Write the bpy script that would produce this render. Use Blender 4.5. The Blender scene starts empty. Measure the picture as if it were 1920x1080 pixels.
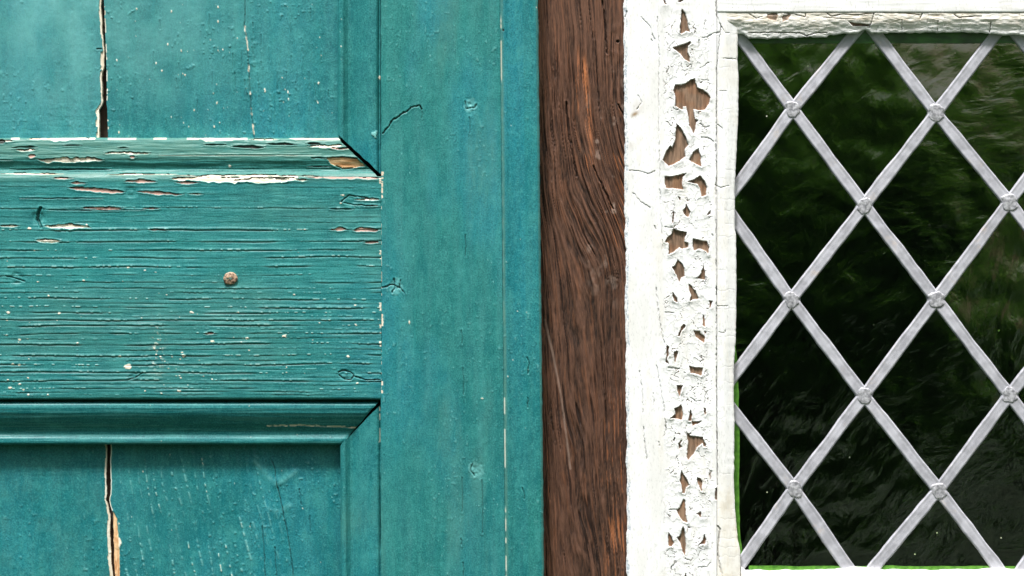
import bpy, math, random
import numpy as np

# ------------------------------------------------------------------ camera, sky, sun, exposure
S = 0.0004            # metres per photo pixel on the door's front plane
D = 2.4               # camera distance from that plane
scene = bpy.context.scene
cam_data = bpy.data.cameras.new("camera")
cam = bpy.data.objects.new("camera", cam_data)
scene.collection.objects.link(cam)
cam.location = (0, -D, 0)
cam.rotation_euler = (math.radians(90), 0, 0)
cam_data.sensor_width = 36
cam_data.lens = 36 * D / (1920 * S)
cam_data.clip_start = 0.05
cam_data.clip_end = 500
scene.camera = cam

SUN_EL, SUN_AZ = math.radians(63), math.radians(-24)   # azimuth measured from straight in front of the wall, + = to the right
world = bpy.data.worlds.new("World")
scene.world = world
world.use_nodes = True
wn = world.node_tree.nodes
wl = world.node_tree.links
sky = wn.new("ShaderNodeTexSky")
sky.sky_type = 'NISHITA'
sky.sun_disc = False
sky.sun_elevation = SUN_EL
sky.sun_rotation = math.pi + SUN_AZ
sky.air_density = 1.6
sky.dust_density = 4.0
sky.ozone_density = 0.6
bg = wn["Background"]
bg.inputs["Strength"].default_value = 0.085
wl.new(sky.outputs[0], bg.inputs[0])
sd = bpy.data.lights.new("sun", 'SUN')
sd.energy = 2.8
sd.angle = math.radians(11)
sd.color = (1.0, 0.985, 0.965)
sun = bpy.data.objects.new("sun", sd)
scene.collection.objects.link(sun)
# the lamp shines along its -Z: put +Z toward the sun
from mathutils import Vector
sdir = Vector((math.sin(SUN_AZ) * math.cos(SUN_EL), -math.cos(SUN_AZ) * math.cos(SUN_EL), math.sin(SUN_EL)))
sun.rotation_euler = sdir.to_track_quat('Z', 'Y').to_euler()
scene.view_settings.view_transform = 'Standard'
scene.view_settings.look = 'None'
scene.view_settings.gamma = 1
scene.view_settings.use_curve_mapping = False
scene.view_settings.exposure = 1.12
scene.render.engine = 'CYCLES'

rng = np.random.default_rng(7)
random.seed(7)

# ------------------------------------------------------------------ noise helpers (numpy)
def _hash(i, j, seed):
    n = (i.astype(np.int64) * 374761393 + j.astype(np.int64) * 668265263 + seed * 1442695041) & 0xFFFFFFFF
    n = ((n ^ (n >> 13)) * 1274126177) & 0xFFFFFFFF
    n = n ^ (n >> 16)
    return (n & 0xFFFFFF) / float(0xFFFFFF)

def vnoise(x, y, seed=0):
    xi = np.floor(x); yi = np.floor(y)
    fx = x - xi; fy = y - yi
    fx = fx * fx * (3 - 2 * fx); fy = fy * fy * (3 - 2 * fy)
    a = _hash(xi, yi, seed); b = _hash(xi + 1, yi, seed)
    c = _hash(xi, yi + 1, seed); d = _hash(xi + 1, yi + 1, seed)
    return (a * (1 - fx) + b * fx) * (1 - fy) + (c * (1 - fx) + d * fx) * fy

def fbm(x, y, seed=0, octv=4):
    r = 0; a = 0.5; t = 0
    for k in range(octv):
        r = r + a * vnoise(x * 2 ** k, y * 2 ** k, seed + 17 * k); t += a; a *= 0.5
    return r / t

def sst(a, b, x):
    t = np.clip((x - a) / (b - a), 0, 1)
    return t * t * (3 - 2 * t)

def interp(pts, v):
    p = np.array(pts, float)
    return np.interp(v, p[:, 0], p[:, 1])

def seg_dist(X, Y, pts, closed=False, pad=30):
    """distance to a polyline, and inside flag for closed ones; only computed near it"""
    p = np.array(pts, float)
    dist = np.full(X.shape, 1e3); ins = np.zeros(X.shape, bool)
    m = (X > p[:, 0].min() - pad) & (X < p[:, 0].max() + pad) & (Y > p[:, 1].min() - pad) & (Y < p[:, 1].max() + pad)
    if not m.any():
        return dist, ins
    x = X[m]; y = Y[m]
    d = np.full(x.shape, 1e9); inside = np.zeros(x.shape, bool)
    n = len(p)
    for i in range(n if closed else n - 1):
        a = p[i]; b = p[(i + 1) % n]; ab = b - a
        t = np.clip(((x - a[0]) * ab[0] + (y - a[1]) * ab[1]) / max(ab @ ab, 1e-9), 0, 1)
        d = np.minimum(d, np.hypot(x - a[0] - t * ab[0], y - a[1] - t * ab[1]))
        if closed:
            c = ((a[1] > y) != (b[1] > y))
            with np.errstate(divide='ignore', invalid='ignore'):
                xi = (b[0] - a[0]) * (y - a[1]) / (b[1] - a[1] + 1e-12) + a[0]
            inside ^= c & (x < xi)
    dist[m] = d; ins[m] = inside
    return dist, ins

# ------------------------------------------------------------------ objects
def prop(o, label=None, cat=None, kind=None, group=None):
    if label: o["label"] = label
    if cat: o["category"] = cat
    if kind: o["kind"] = kind
    if group: o["group"] = group
    return o

def thing(name, label, cat, loc=(0, 0, 0)):
    o = bpy.data.objects.new(name, None)
    scene.collection.objects.link(o)
    o.location = loc
    o.empty_display_size = 0.05
    return prop(o, label, cat)

def link_mesh(name, me, mat, parent=None):
    o = bpy.data.objects.new(name, me)
    scene.collection.objects.link(o)
    me.materials.append(mat)
    if parent is not None:
        o.parent = parent
        o.matrix_parent_inverse.identity()
        o.location = -Vector(parent.location)
    return o

def axis(a, b, fine=1.3, lo=-12, hi=1932, coarse=16):
    """fine steps where [a,b] lies inside the photo, growing steps outside"""
    fa = min(max(a, lo), b); fb = max(min(b, hi), a)
    mid = np.linspace(fa, fb, max(3, int((fb - fa) / fine) + 1)) if fb > fa else np.array([a, b])
    out = [mid]
    if a < fa - 1: out.insert(0, np.linspace(a, fa, int((fa - a) / coarse) + 2)[:-1])
    if b > fb + 1: out.append(np.linspace(fb, b, int((b - fb) / coarse) + 2)[1:])
    return np.concatenate(out)

def sheet(name, X, Y, H, back, mat, parent=None, wear=None, tone=None, k=1.0):
    """a solid slab: displaced front grid + side walls + back. X,Y photo pixels, H height toward the viewer in pixels"""
    nv, nu = X.shape
    co = np.empty((nv, nu, 3))
    co[..., 0] = (X - 960) * S * k
    co[..., 1] = -H * S
    co[..., 2] = (540 - Y) * S * k
    co = co.reshape(-1, 3)
    idx = np.arange(nv * nu).reshape(nv, nu)
    q = np.stack([idx[:-1, :-1], idx[1:, :-1], idx[1:, 1:], idx[:-1, 1:]], -1).reshape(-1, 4)
    loop = np.concatenate([idx[0, :-1], idx[:-1, -1], idx[-1, :0:-1], idx[:0:-1, 0]])
    nl = len(loop); n0 = len(co)
    rim = co[loop].copy(); bk = co[loop].copy(); bk[:, 1] = -back * S
    co = np.concatenate([co, rim, bk])
    a = n0 + np.arange(nl); b = n0 + (np.arange(nl) + 1) % nl
    side = np.stack([a, b, b + nl, a + nl], -1)
    faces = np.concatenate([q, side])
    me = bpy.data.meshes.new(name)
    me.vertices.add(len(co)); me.vertices.foreach_set("co", co.ravel())
    nf = len(faces)
    me.loops.add(nf * 4 + nl)
    me.loops.foreach_set("vertex_index", np.concatenate([faces.ravel(), (n0 + nl + np.arange(nl))]).astype(np.int32))
    me.polygons.add(nf + 1)
    me.polygons.foreach_set("loop_start", (np.arange(nf + 1) * 4).astype(np.int32))
    me.update(calc_edges=True)
    sm = np.ones(nf + 1, bool); sm[len(q):] = False
    me.polygons.foreach_set("use_smooth", sm)
    for nm, arr in (("wear", wear), ("tone", tone)):
        col = np.zeros((len(co), 4), np.float32)
        if arr is not None:
            f = np.stack([np.broadcast_to(np.asarray(c, float), X.shape) for c in arr], -1).reshape(-1, 4)
            col[:n0] = f; col[n0:n0 + nl] = f[loop]; col[n0 + nl:] = f[loop]
        at = me.attributes.new(nm, 'FLOAT_COLOR', 'POINT')
        at.data.foreach_set("color", col.ravel())
    return link_mesh(name, me, mat, parent)

# ------------------------------------------------------------------ materials
def lin(r, g, b):
    f = lambda c: (c / 255 / 12.92) if c / 255 <= 0.04045 else ((c / 255 + 0.055) / 1.055) ** 2.4
    return (f(r), f(g), f(b), 1)

class NT:
    def __init__(self, name):
        self.m = bpy.data.materials.new(name); self.m.use_nodes = True
        self.t = self.m.node_tree; self.p = self.t.nodes["Principled BSDF"]
        self.out = self.t.nodes["Material Output"]
        self.co = self.t.nodes.new("ShaderNodeTexCoord").outputs["Object"]
    def link(self, a, b): self.t.links.new(a, b)
    def put(self, sock, v):
        if hasattr(v, "is_linked") or hasattr(v, "links"): self.link(v, sock)
        else: sock.default_value = v
    def noise(self, scale, stretch=(1, 1, 1), detail=4, rough=0.55, dist=0.0):
        mp = self.t.nodes.new("ShaderNodeMapping"); mp.inputs["Scale"].default_value = stretch
        self.link(self.co, mp.inputs[0])
        n = self.t.nodes.new("ShaderNodeTexNoise")
        n.inputs["Scale"].default_value = scale; n.inputs["Detail"].default_value = detail
        n.inputs["Roughness"].default_value = rough; n.inputs["Distortion"].default_value = dist
        self.link(mp.outputs[0], n.inputs["Vector"])
        return n.outputs["Fac"]
    def ramp(self, v, a, b, lo=0.0, hi=1.0):
        r = self.t.nodes.new("ShaderNodeMapRange")
        r.interpolation_type = 'SMOOTHSTEP'
        r.inputs["From Min"].default_value = a; r.inputs["From Max"].default_value = b
        r.inputs["To Min"].default_value = lo; r.inputs["To Max"].default_value = hi
        self.link(v, r.inputs["Value"]); return r.outputs[0]
    def math(self, op, a, b=0.0):
        n = self.t.nodes.new("ShaderNodeMath"); n.operation = op
        self.put(n.inputs[0], a); self.put(n.inputs[1], b); return n.outputs[0]
    def mix(self, f, a, b, mode='MIX'):
        n = self.t.nodes.new("ShaderNodeMix"); n.data_type = 'RGBA'; n.blend_type = mode
        self.put(n.inputs[0], f); self.put(n.inputs[6], a); self.put(n.inputs[7], b)
        return n.outputs[2]
    def attr(self, nm):
        a = self.t.nodes.new("ShaderNodeAttribute"); a.attribute_name = nm
        s = self.t.nodes.new("ShaderNodeSeparateColor"); self.link(a.outputs["Color"], s.inputs[0])
        return s.outputs[0], s.outputs[1], s.outputs[2], a.outputs["Alpha"]
    def voronoi(self, scale, stretch=(1, 1, 1), feature='F1'):
        mp = self.t.nodes.new("ShaderNodeMapping"); mp.inputs["Scale"].default_value = stretch
        self.link(self.co, mp.inputs[0])
        n = self.t.nodes.new("ShaderNodeTexVoronoi"); n.feature = feature
        n.inputs["Scale"].default_value = scale
        self.link(mp.outputs[0], n.inputs["Vector"]); return n
    def bump(self, h, strength, dist, prev=None):
        b = self.t.nodes.new("ShaderNodeBump")
        b.inputs["Strength"].default_value = strength; b.inputs["Distance"].default_value = dist
        self.link(h, b.inputs["Height"])
        if prev is not None: self.link(prev, b.inputs["Normal"])
        return b.outputs[0]

def teal_paint(name, grain):
    """weathered teal gloss; grain 'h' or 'v'. wear = (cream primer, bare wood, grime, faded), tone = (blue, pink primer, light spots, 0)"""
    n = NT(name)
    st = (0.12, 1, 1) if grain == 'h' else (1, 1, 0.12)
    white, wood, dark, fade = n.attr("wear")
    blue, pink, pale, deep = n.attr("tone")
    base = n.mix(blue, lin(58, 139, 130), lin(42, 148, 170))
    base = n.mix(deep, base, lin(6, 122, 134))
    cloud = n.noise(9, st, 5, 0.6)
    base = n.mix(n.ramp(cloud, 0.35, 0.65, 0, 0.75), base, lin(30, 120, 124))
    fib = n.noise(330, (0.22, 1, 1) if grain == 'h' else (1, 1, 0.22), 4, 0.6)
    base = n.mix(n.ramp(fib, 0.35, 0.75, 0.0, 0.26), base, lin(96, 176, 172))
    grit = n.noise(900, (1, 1, 1), 3, 0.7)
    base = n.mix(n.ramp(grit, 0.30, 0.55, 0.62, 0.0), base, lin(14, 84, 88))
    base = n.mix(n.ramp(grit, 0.50, 0.75, 0.0, 0.42), base, lin(120, 190, 186))
    blot = n.noise(70, (1, 1, 0.7), 5, 0.7)
    base = n.mix(n.ramp(blot, 0.45, 0.75, 0.0, 0.40), base, lin(88, 172, 168))
    base = n.mix(n.ramp(blot, 0.25, 0.50, 0.45, 0.0), base, lin(10, 104, 114))
    base = n.mix(n.math('MULTIPLY', fade, n.ramp(fib, 0.2, 0.7, 0.4, 0.9)), base, lin(106, 142, 130))
    base = n.mix(pale, base, lin(150, 205, 205))
    cream = n.mix(n.ramp(n.noise(260, st), 0.35, 0.65), lin(226, 208, 184), lin(247, 240, 226))
    base = n.mix(n.math('MULTIPLY', pink, 1.0), base, lin(196, 158, 146))
    base = n.mix(white, base, cream)
    wd = n.mix(n.ramp(n.noise(500, st, 4), 0.35, 0.65), lin(196, 142, 96), lin(238, 204, 160))
    base = n.mix(wood, base, wd)
    base = n.mix(dark, base, lin(52, 38, 30))
    paint = n.math('SUBTRACT', 1.0, n.math('MAXIMUM', n.math('MAXIMUM', white, wood), pink))
    base = n.mix(paint, base, n.mix(1.0, base, (0.56, 0.77, 0.755, 1), 'MULTIPLY'))
    n.link(base, n.p.inputs["Base Color"])
    n.link(n.ramp(n.noise(120, st), 0.3, 0.7, 0.38, 0.6), n.p.inputs["Roughness"])
    n.p.inputs["Specular IOR Level"].default_value = 0.35
    b = n.bump(fib, 0.35, 0.0006)
    b = n.bump(grit, 0.35, 0.0003, b)
    n.link(b, n.p.inputs["Normal"])
    return n.m

def white_paint():
    """old white gloss. wear = (bare wood, cream/old layer, grime, blue-grey undercoat), tone = (orange wood, 0, 0, 0)"""
    n = NT("peeling_white_paint")
    wood, cream, dark, blue = n.attr("wear")
    orange, stain, _, _ = n.attr("tone")
    base = n.mix(n.ramp(n.noise(60, (1, 1, 0.3), 5), 0.35, 0.7), lin(238, 239, 240), lin(227, 227, 225))
    grit = n.noise(700, (1, 1, 0.35), 4, 0.65)
    base = n.mix(n.ramp(grit, 0.28, 0.48, 0.45, 0.0), base, lin(160, 160, 156))
    old = n.mix(n.ramp(n.noise(150, (1, 1, 1), 5), 0.35, 0.62), lin(214, 206, 190), lin(236, 231, 221))
    base = n.mix(cream, base, old)
    base = n.mix(blue, base, n.mix(n.ramp(n.noise(900), 0.35, 0.6), lin(96, 116, 138), lin(206, 216, 224)))
    base = n.mix(stain, base, lin(150, 122, 84))
    wf = n.noise(420, (1, 1, 0.12), 5, 0.65)
    wd = n.mix(n.ramp(wf, 0.32, 0.68), lin(98, 79, 64), lin(152, 124, 102))
    wd = n.mix(orange, wd, n.mix(n.ramp(wf, 0.3, 0.7), lin(112, 74, 48), lin(156, 110, 76)))
    base = n.mix(wood, base, wd)
    base = n.mix(dark, base, lin(70, 58, 48))
    n.link(base, n.p.inputs["Base Color"])
    n.link(n.math('MULTIPLY_ADD', wood, 0.35), n.p.inputs["Roughness"])
    n.p.inputs["Roughness"].default_value = 0.5
    for l in list(n.p.inputs["Roughness"].links): n.t.links.remove(l)
    b = n.bump(wf, 0.12, 0.0004)
    b = n.bump(grit, 0.25, 0.0003, b)
    n.link(b, n.p.inputs["Normal"])
    return n.m

def timber_mat():
    """tone/wear: wear = (ridge height 0..1, orange fresh fibres, dark check, pale scuff)"""
    n = NT("weathered_oak")
    ridge, orange, dark, pale = n.attr("wear")
    grit = n.noise(800, (1, 1, 0.2), 4, 0.65)
    base = n.mix(ridge, lin(18, 11, 8), lin(100, 70, 55))
    base = n.mix(n.ramp(grit, 0.35, 0.7, 0.0, 0.26), base, lin(142, 102, 80))
    base = n.mix(n.ramp(n.noise(14, (1, 1, 0.4), 4), 0.4, 0.7, 0, 0.4), base, lin(84, 54, 40))
    base = n.mix(orange, base, lin(188, 118, 74))
    base = n.mix(pale, base, lin(188, 164, 150))
    base = n.mix(dark, base, lin(30, 20, 17))
    n.link(base, n.p.inputs["Base Color"])
    n.p.inputs["Roughness"].default_value = 0.62
    n.p.inputs["Specular IOR Level"].default_value = 0.3
    n.link(n.bump(grit, 0.5, 0.0005), n.p.inputs["Normal"])
    return n.m

def lead_mat(solder=False):
    n = NT("solder" if solder else "lead")
    g = n.noise(300 if solder else 110, (1, 1, 1), 4, 0.6)
    a, b = ((128, 128, 134), (196, 196, 202)) if solder else ((164, 164, 172), (192, 192, 201))
    base = n.mix(n.ramp(g, 0.35, 0.65), lin(*a), lin(*b))
    if solder:
        base = n.mix(n.ramp(n.noise(900, (1, 1, 1), 4), 0.55, 0.7, 0, 0.5), base, lin(104, 102, 102))
    else:
        base = n.mix(n.ramp(n.noise(70, (1, 1, 1), 5, 0.7), 0.58, 0.72, 0, 0.6), base, lin(196, 184, 176))
    n.link(base, n.p.inputs["Base Color"])
    n.p.inputs["Metallic"].default_value = 0.2
    n.p.inputs["Roughness"].default_value = 0.42 if solder else 0.5
    n.link(n.bump(g, 0.35 if solder else 0.12, 0.0005 if solder else 0.0004), n.p.inputs["Normal"])
    return n.m

def glass_mat():
    n = NT("old_wavy_glass")
    n.p.inputs["Base Color"].default_value = (0.80, 0.92, 0.84, 1)
    n.p.inputs["Transmission Weight"].default_value = 1
    n.p.inputs["IOR"].default_value = 1.76
    n.p.inputs["Roughness"].default_value = 0.015
    # drawn-glass streaks: every quarry was cut differently, so the streaks run another way in each
    oi = n.t.nodes.new("ShaderNodeObjectInfo")
    ang = n.math('MULTIPLY_ADD', oi.outputs["Random"], 1.1); ang.node.inputs[2].default_value = 0.35
    cx = n.t.nodes.new("ShaderNodeCombineXYZ"); n.link(ang, cx.inputs[1])
    mp = n.t.nodes.new("ShaderNodeMapping"); mp.vector_type = 'TEXTURE'
    mp.inputs["Scale"].default_value = (1, 1, 2.2)
    n.link(cx.outputs[0], mp.inputs["Rotation"]); n.link(n.co, mp.inputs[0])
    w = n.t.nodes.new("ShaderNodeTexNoise"); w.noise_dimensions = '4D'; w.inputs["Scale"].default_value = 80; w.inputs["Detail"].default_value = 3.5
    w.inputs["Distortion"].default_value = 0.9
    n.link(n.math('MULTIPLY', oi.outputs["Random"], 40.0), w.inputs["W"])
    n.link(mp.outputs[0], w.inputs["Vector"])
    b = n.bump(w.outputs["Fac"], 0.15, 0.0016)
    b = n.bump(n.noise(16, (1, 1, 1), 2), 0.25, 0.005, b)
    n.link(b, n.p.inputs["Normal"])
    # tiny dried flecks and dust on the surface
    v = n.voronoi(62)
    sep = n.t.nodes.new("ShaderNodeSeparateColor"); n.link(v.outputs["Color"], sep.inputs[0])
    pick = n.math('GREATER_THAN', sep.outputs[0], 0.80)
    size = n.math('MULTIPLY', sep.outputs[1], 0.055)
    dot = n.math('MULTIPLY', pick, n.math('LESS_THAN', v.outputs["Distance"], size))
    dust = n.ramp(n.noise(420, (1, 1, 1), 5, 0.75), 0.62, 0.85, 0.0, 0.03)
    fac = n.math('MAXIMUM', dot, dust)
    df = n.t.nodes.new("ShaderNodeBsdfDiffuse")
    n.link(n.mix(sep.outputs[2], lin(205, 205, 190), lin(150, 190, 90)), df.inputs[0])
    ms = n.t.nodes.new("ShaderNodeMixShader")
    n.link(fac, ms.inputs[0]); n.link(n.p.outputs[0], ms.inputs[1]); n.link(df.outputs[0], ms.inputs[2])
    n.link(ms.outputs[0], n.out.inputs[0])
    return n.m

def plain(name, c1, c2, scale=60, rough=0.7, bump=0.3, bdist=0.001, stretch=(1, 1, 1)):
    n = NT(name)
    g = n.noise(scale, stretch, 5, 0.6)
    n.link(n.mix(n.ramp(g, 0.3, 0.7), c1, c2), n.p.inputs["Base Color"])
    n.p.inputs["Roughness"].default_value = rough
    n.link(n.bump(g, bump, bdist), n.p.inputs["Normal"])
    return n.m

M_TH = teal_paint("teal_paint_across", 'h')
M_TV = teal_paint("teal_paint_upright", 'v')
M_W = white_paint()
M_OAK = timber_mat()
M_LEAD = lead_mat()
M_SOLDER = lead_mat(True)
M_GLASS = glass_mat()
M_CORE = plain("dark_old_wood", lin(44, 32, 26), lin(74, 54, 42), 90, 0.85, stretch=(1, 1, 0.15))

# ------------------------------------------------------------------ wear builder
class Wear:
    def __init__(self, X, Y, grain):
        self.X, self.Y, self.g = X, Y, grain
        z = lambda: np.zeros(X.shape)
        self.white, self.wood, self.dark, self.fade = z(), z(), z(), z()
        self.blue, self.pink, self.pale, self.deep = z(), z(), z(), z()
        self.H = z()
    def sliver(self, x0, x1, y, w, kind='cream', depth=1.6, slope=0.0, seed=None):
        """a torn flake missing along the grain (long axis horizontal); ragged outline, dark lifted lip on top"""
        X, Y = self.X, self.Y
        seed = int(x0 * 7 + y) if seed is None else seed
        m = (X > x0 - 4) & (X < x1 + 4) & (Y > y - w * 2 - 12 - abs(slope) * (x1 - x0)) & (Y < y + w * 2 + 12 + abs(slope) * (x1 - x0))
        if not m.any(): return
        x, yy = X[m], Y[m]
        t = np.clip((x - x0) / (x1 - x0), 0, 1)
        yc = y + slope * (x - x0) + (fbm(x / 22, x * 0, seed, 3) - 0.5) * w * 1.3
        hw = w * np.sqrt(np.sin(np.pi * t).clip(0, 1)) * (0.25 + 1.15 * fbm(x / 11, x * 0 + 3, seed + 5, 3))
        d = np.abs(yy - yc) - hw
        inside = sst(0.6, -0.6, d)
        if kind == 'dark':
            self.dark[m] = np.maximum(self.dark[m], inside * 0.9); depth *= 2.2
        elif kind == 'wood':
            self.wood[m] = np.maximum(self.wood[m], inside)
        elif kind == 'pink':
            self.pink[m] = np.maximum(self.pink[m], inside)
        else:
            self.white[m] = np.maximum(self.white[m], inside)
        if kind != 'dark':    # the split itself runs along the upper edge
            cr = np.abs(yy - (yc - hw)) < 0.9
            on = cr & (fbm(x / 9, x * 0, seed + 9, 2) > 0.42) & (hw > 0.8)
            self.dark[m] = np.where(on, np.maximum(self.dark[m], 0.8), self.dark[m])
            self.H[m] -= np.where(on, 2.0, 0)
        self.H[m] -= inside * depth
        lip = np.exp(-((d - 1.6) / 1.6) ** 2) * (d > 0)
        self.H[m] += lip * 0.7
    def crack(self, pts, w=1.2, depth=5, rim='none', dark=0.8, jag=1.0, seed=1):
        X, Y = self.X, self.Y
        jx = (fbm(X / 6, Y / 6, seed, 3) - 0.5) * 4 * jag; jy = (fbm(X / 6 + 9, Y / 6, seed + 3, 3) - 0.5) * 4 * jag
        d, _ = seg_dist(X + jx, Y + jy, pts, pad=14)
        ww = w * (0.5 + fbm(X / 14, Y / 14, seed + 8, 2))
        inside = sst(ww + 0.6, ww - 0.6, d)
        self.H -= inside * depth
        self.dark = np.maximum(self.dark, inside * dark)
        if rim != 'none':
            r = sst(ww + 2.4, ww + 0.8, d) * (1 - inside) * (fbm(X / 8, Y / 8, seed + 4, 2) > 0.5)
            if rim == 'cream': self.white = np.maximum(self.white, r * 0.9)
        self.H += np.exp(-((d - ww - 2) / 2.0) ** 2) * 0.5
    def poly(self, pts, kind='cream', depth=1.8, jag=1.0):
        X, Y = self.X, self.Y
        jx = (fbm(X / 5, Y / 5, 31, 2) - 0.5) * 3 * jag; jy = (fbm(X / 5, Y / 5 + 9, 33, 2) - 0.5) * 3 * jag
        d, ins = seg_dist(X + jx, Y + jy, pts, True)
        sd = np.where(ins, -d, d)
        i = sst(0.6, -0.6, sd)
        a = {'cream': 'white', 'wood': 'wood', 'pink': 'pink', 'dark': 'dark'}[kind]
        setattr(self, a, np.maximum(getattr(self, a), i))
        self.H -= i * depth
        self.H += np.exp(-((sd - 1.8) / 1.8) ** 2) * (sd > 0) * 0.8
    def blob(self, x, y, r, kind='cream', h=0.8, sx=1.0, sy=1.0):
        X, Y = self.X, self.Y
        m = (np.abs(X - x) < r * 3 * sx + 4) & (np.abs(Y - y) < r * 3 * sy + 4)
        if not m.any(): return
        xx, yy = X[m], Y[m]
        rr = r * 0.8 * (0.1 + 1.7 * fbm(xx / max(r, 2) / 0.9, yy / max(r, 2) / 0.9, int(x + y * 3), 3))
        d = np.hypot((xx - x) / sx, (yy - y) / sy) - rr
        i = sst(0.7, -0.7, d)
        a = {'cream': self.white, 'wood': self.wood, 'dark': self.dark, 'pale': self.pale, 'pink': self.pink}[kind]
        a[m] = np.maximum(a[m], i)
        self.H[m] += i * h
    def specks(self, n, box, rmin, rmax, kind='cream', strength=0.9, sx=1.0, sy=1.0, h=0.7, seed=1):
        r = np.random.default_rng(seed)
        for _ in range(int(n * 0.42)):
            x = r.uniform(box[0], box[2]); y = r.uniform(box[1], box[3])
            self.blob(x, y, (rmin + (rmax - rmin) * r.random() ** 2) * 0.8, kind, h, sx, sy)
    def pimples(self, amt, cell=7, seed=3):
        """small paint blisters"""
        X, Y = self.X, self.Y
        n = fbm(X / cell, Y / cell, seed, 2); zone = fbm(X / 90, Y / 90, seed + 5, 2)
        p = sst(0.70, 0.86, n) * sst(0.35, 0.6, zone)
        self.H += p * amt
        self.pale = np.maximum(self.pale, sst(0.80, 0.9, n) * 0.35 * sst(0.35, 0.6, zone))
    def out(self):
        return dict(wear=(self.white.clip(0, 1), self.wood.clip(0, 1), self.dark.clip(0, 1), self.fade.clip(0, 1)),
                    tone=(self.blue.clip(0, 1), self.pink.clip(0, 1), self.pale.clip(0, 1), self.deep.clip(0, 1)))

# ------------------------------------------------------------------ DOOR
door = thing("panelled_door", "teal painted panelled door with flaking mouldings and cracked boards left of the brown timber post", "door", (-0.2, 0.02, -0.45))
L, T, B = -900, -560, 1640           # how far the door goes on beyond the photo

def grid(us, vs): return np.meshgrid(us, vs)

def edge_round(d, r):
    q = np.clip(1 - d / r, 0, 1)
    return -r * (1 - np.sqrt(1 - q * q * 0.98))

# core behind the panels and joints
Xc, Yc = grid(np.linspace(L, 1004, 8), np.linspace(T, B, 8))
sheet("backboard", Xc, Yc, Xc * 0 - 64, -115, M_CORE, door)

def prof_a(t):   # from panel side (0) to rail/stile side (1)
    return interp([(0, -17), (0.03, -15.2), (0.08, -14.7), (0.13, -15.0), (0.17, -16.2), (0.22, -17.2), (0.29, -17.0), (0.37, -15.3),
                   (0.48, -11.4), (0.6, -7.8), (0.72, -5.0), (0.83, -3.8), (0.90, -4.2), (0.94, -6), (0.965, -10), (0.985, -15), (1, -15)], t) * 1.65 + 2.8
def prof_v(t):   # the upright mouldings: sharper fillet and deeper hollow beside the panel
    return interp([(0, -26), (0.03, -20), (0.08, -17), (0.13, -17.5), (0.18, -22), (0.24, -26), (0.31, -26), (0.38, -22), (0.48, -15.5), (0.6, -9.5),
                   (0.72, -5.2), (0.83, -3.4), (0.90, -4.0), (0.94, -7), (0.965, -12), (1, -13)], t)
def prof_b(t):   # upper rail's weathered top moulding
    return interp([(0, -15), (0.04, -11), (0.12, -9.0), (0.25, -7.4), (0.40, -6.0), (0.52, -5.0), (0.60, -5.4), (0.70, -8.0),
                   (0.80, -9.6), (0.88, -8.0), (0.94, -4.2), (1.0, -1.6)], t) * 1.15 - 0.2

# --- middle rail with raised horizontal grain
def rail_grooves():
    ys = [352, 366, 379, 392, 408, 418, 431, 453, 469, 484, 501, 517, 530, 541, 549, 560, 568, 576, 587, 594, 601, 612, 619, 627, 636, 646,
          656, 667, 676, 684, 692, 700, 707, 715, 722, 730, 737, 743]
    dp = [.35, .3, .3, .8, .3, .4, 1.7, 1.4, 1.2, 1.1, 1.3, .8, .8, .8, .7, 1.2, .5, 1.3, 1.5, .7, 1.3, 1.7, .6, 1.9, .6, 1.6,
          .6, 1.5, .6, 1.4, .6, 1.3, .5, 1.4, .5, .9, .7, .6]
    return list(zip(ys, dp))

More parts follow.
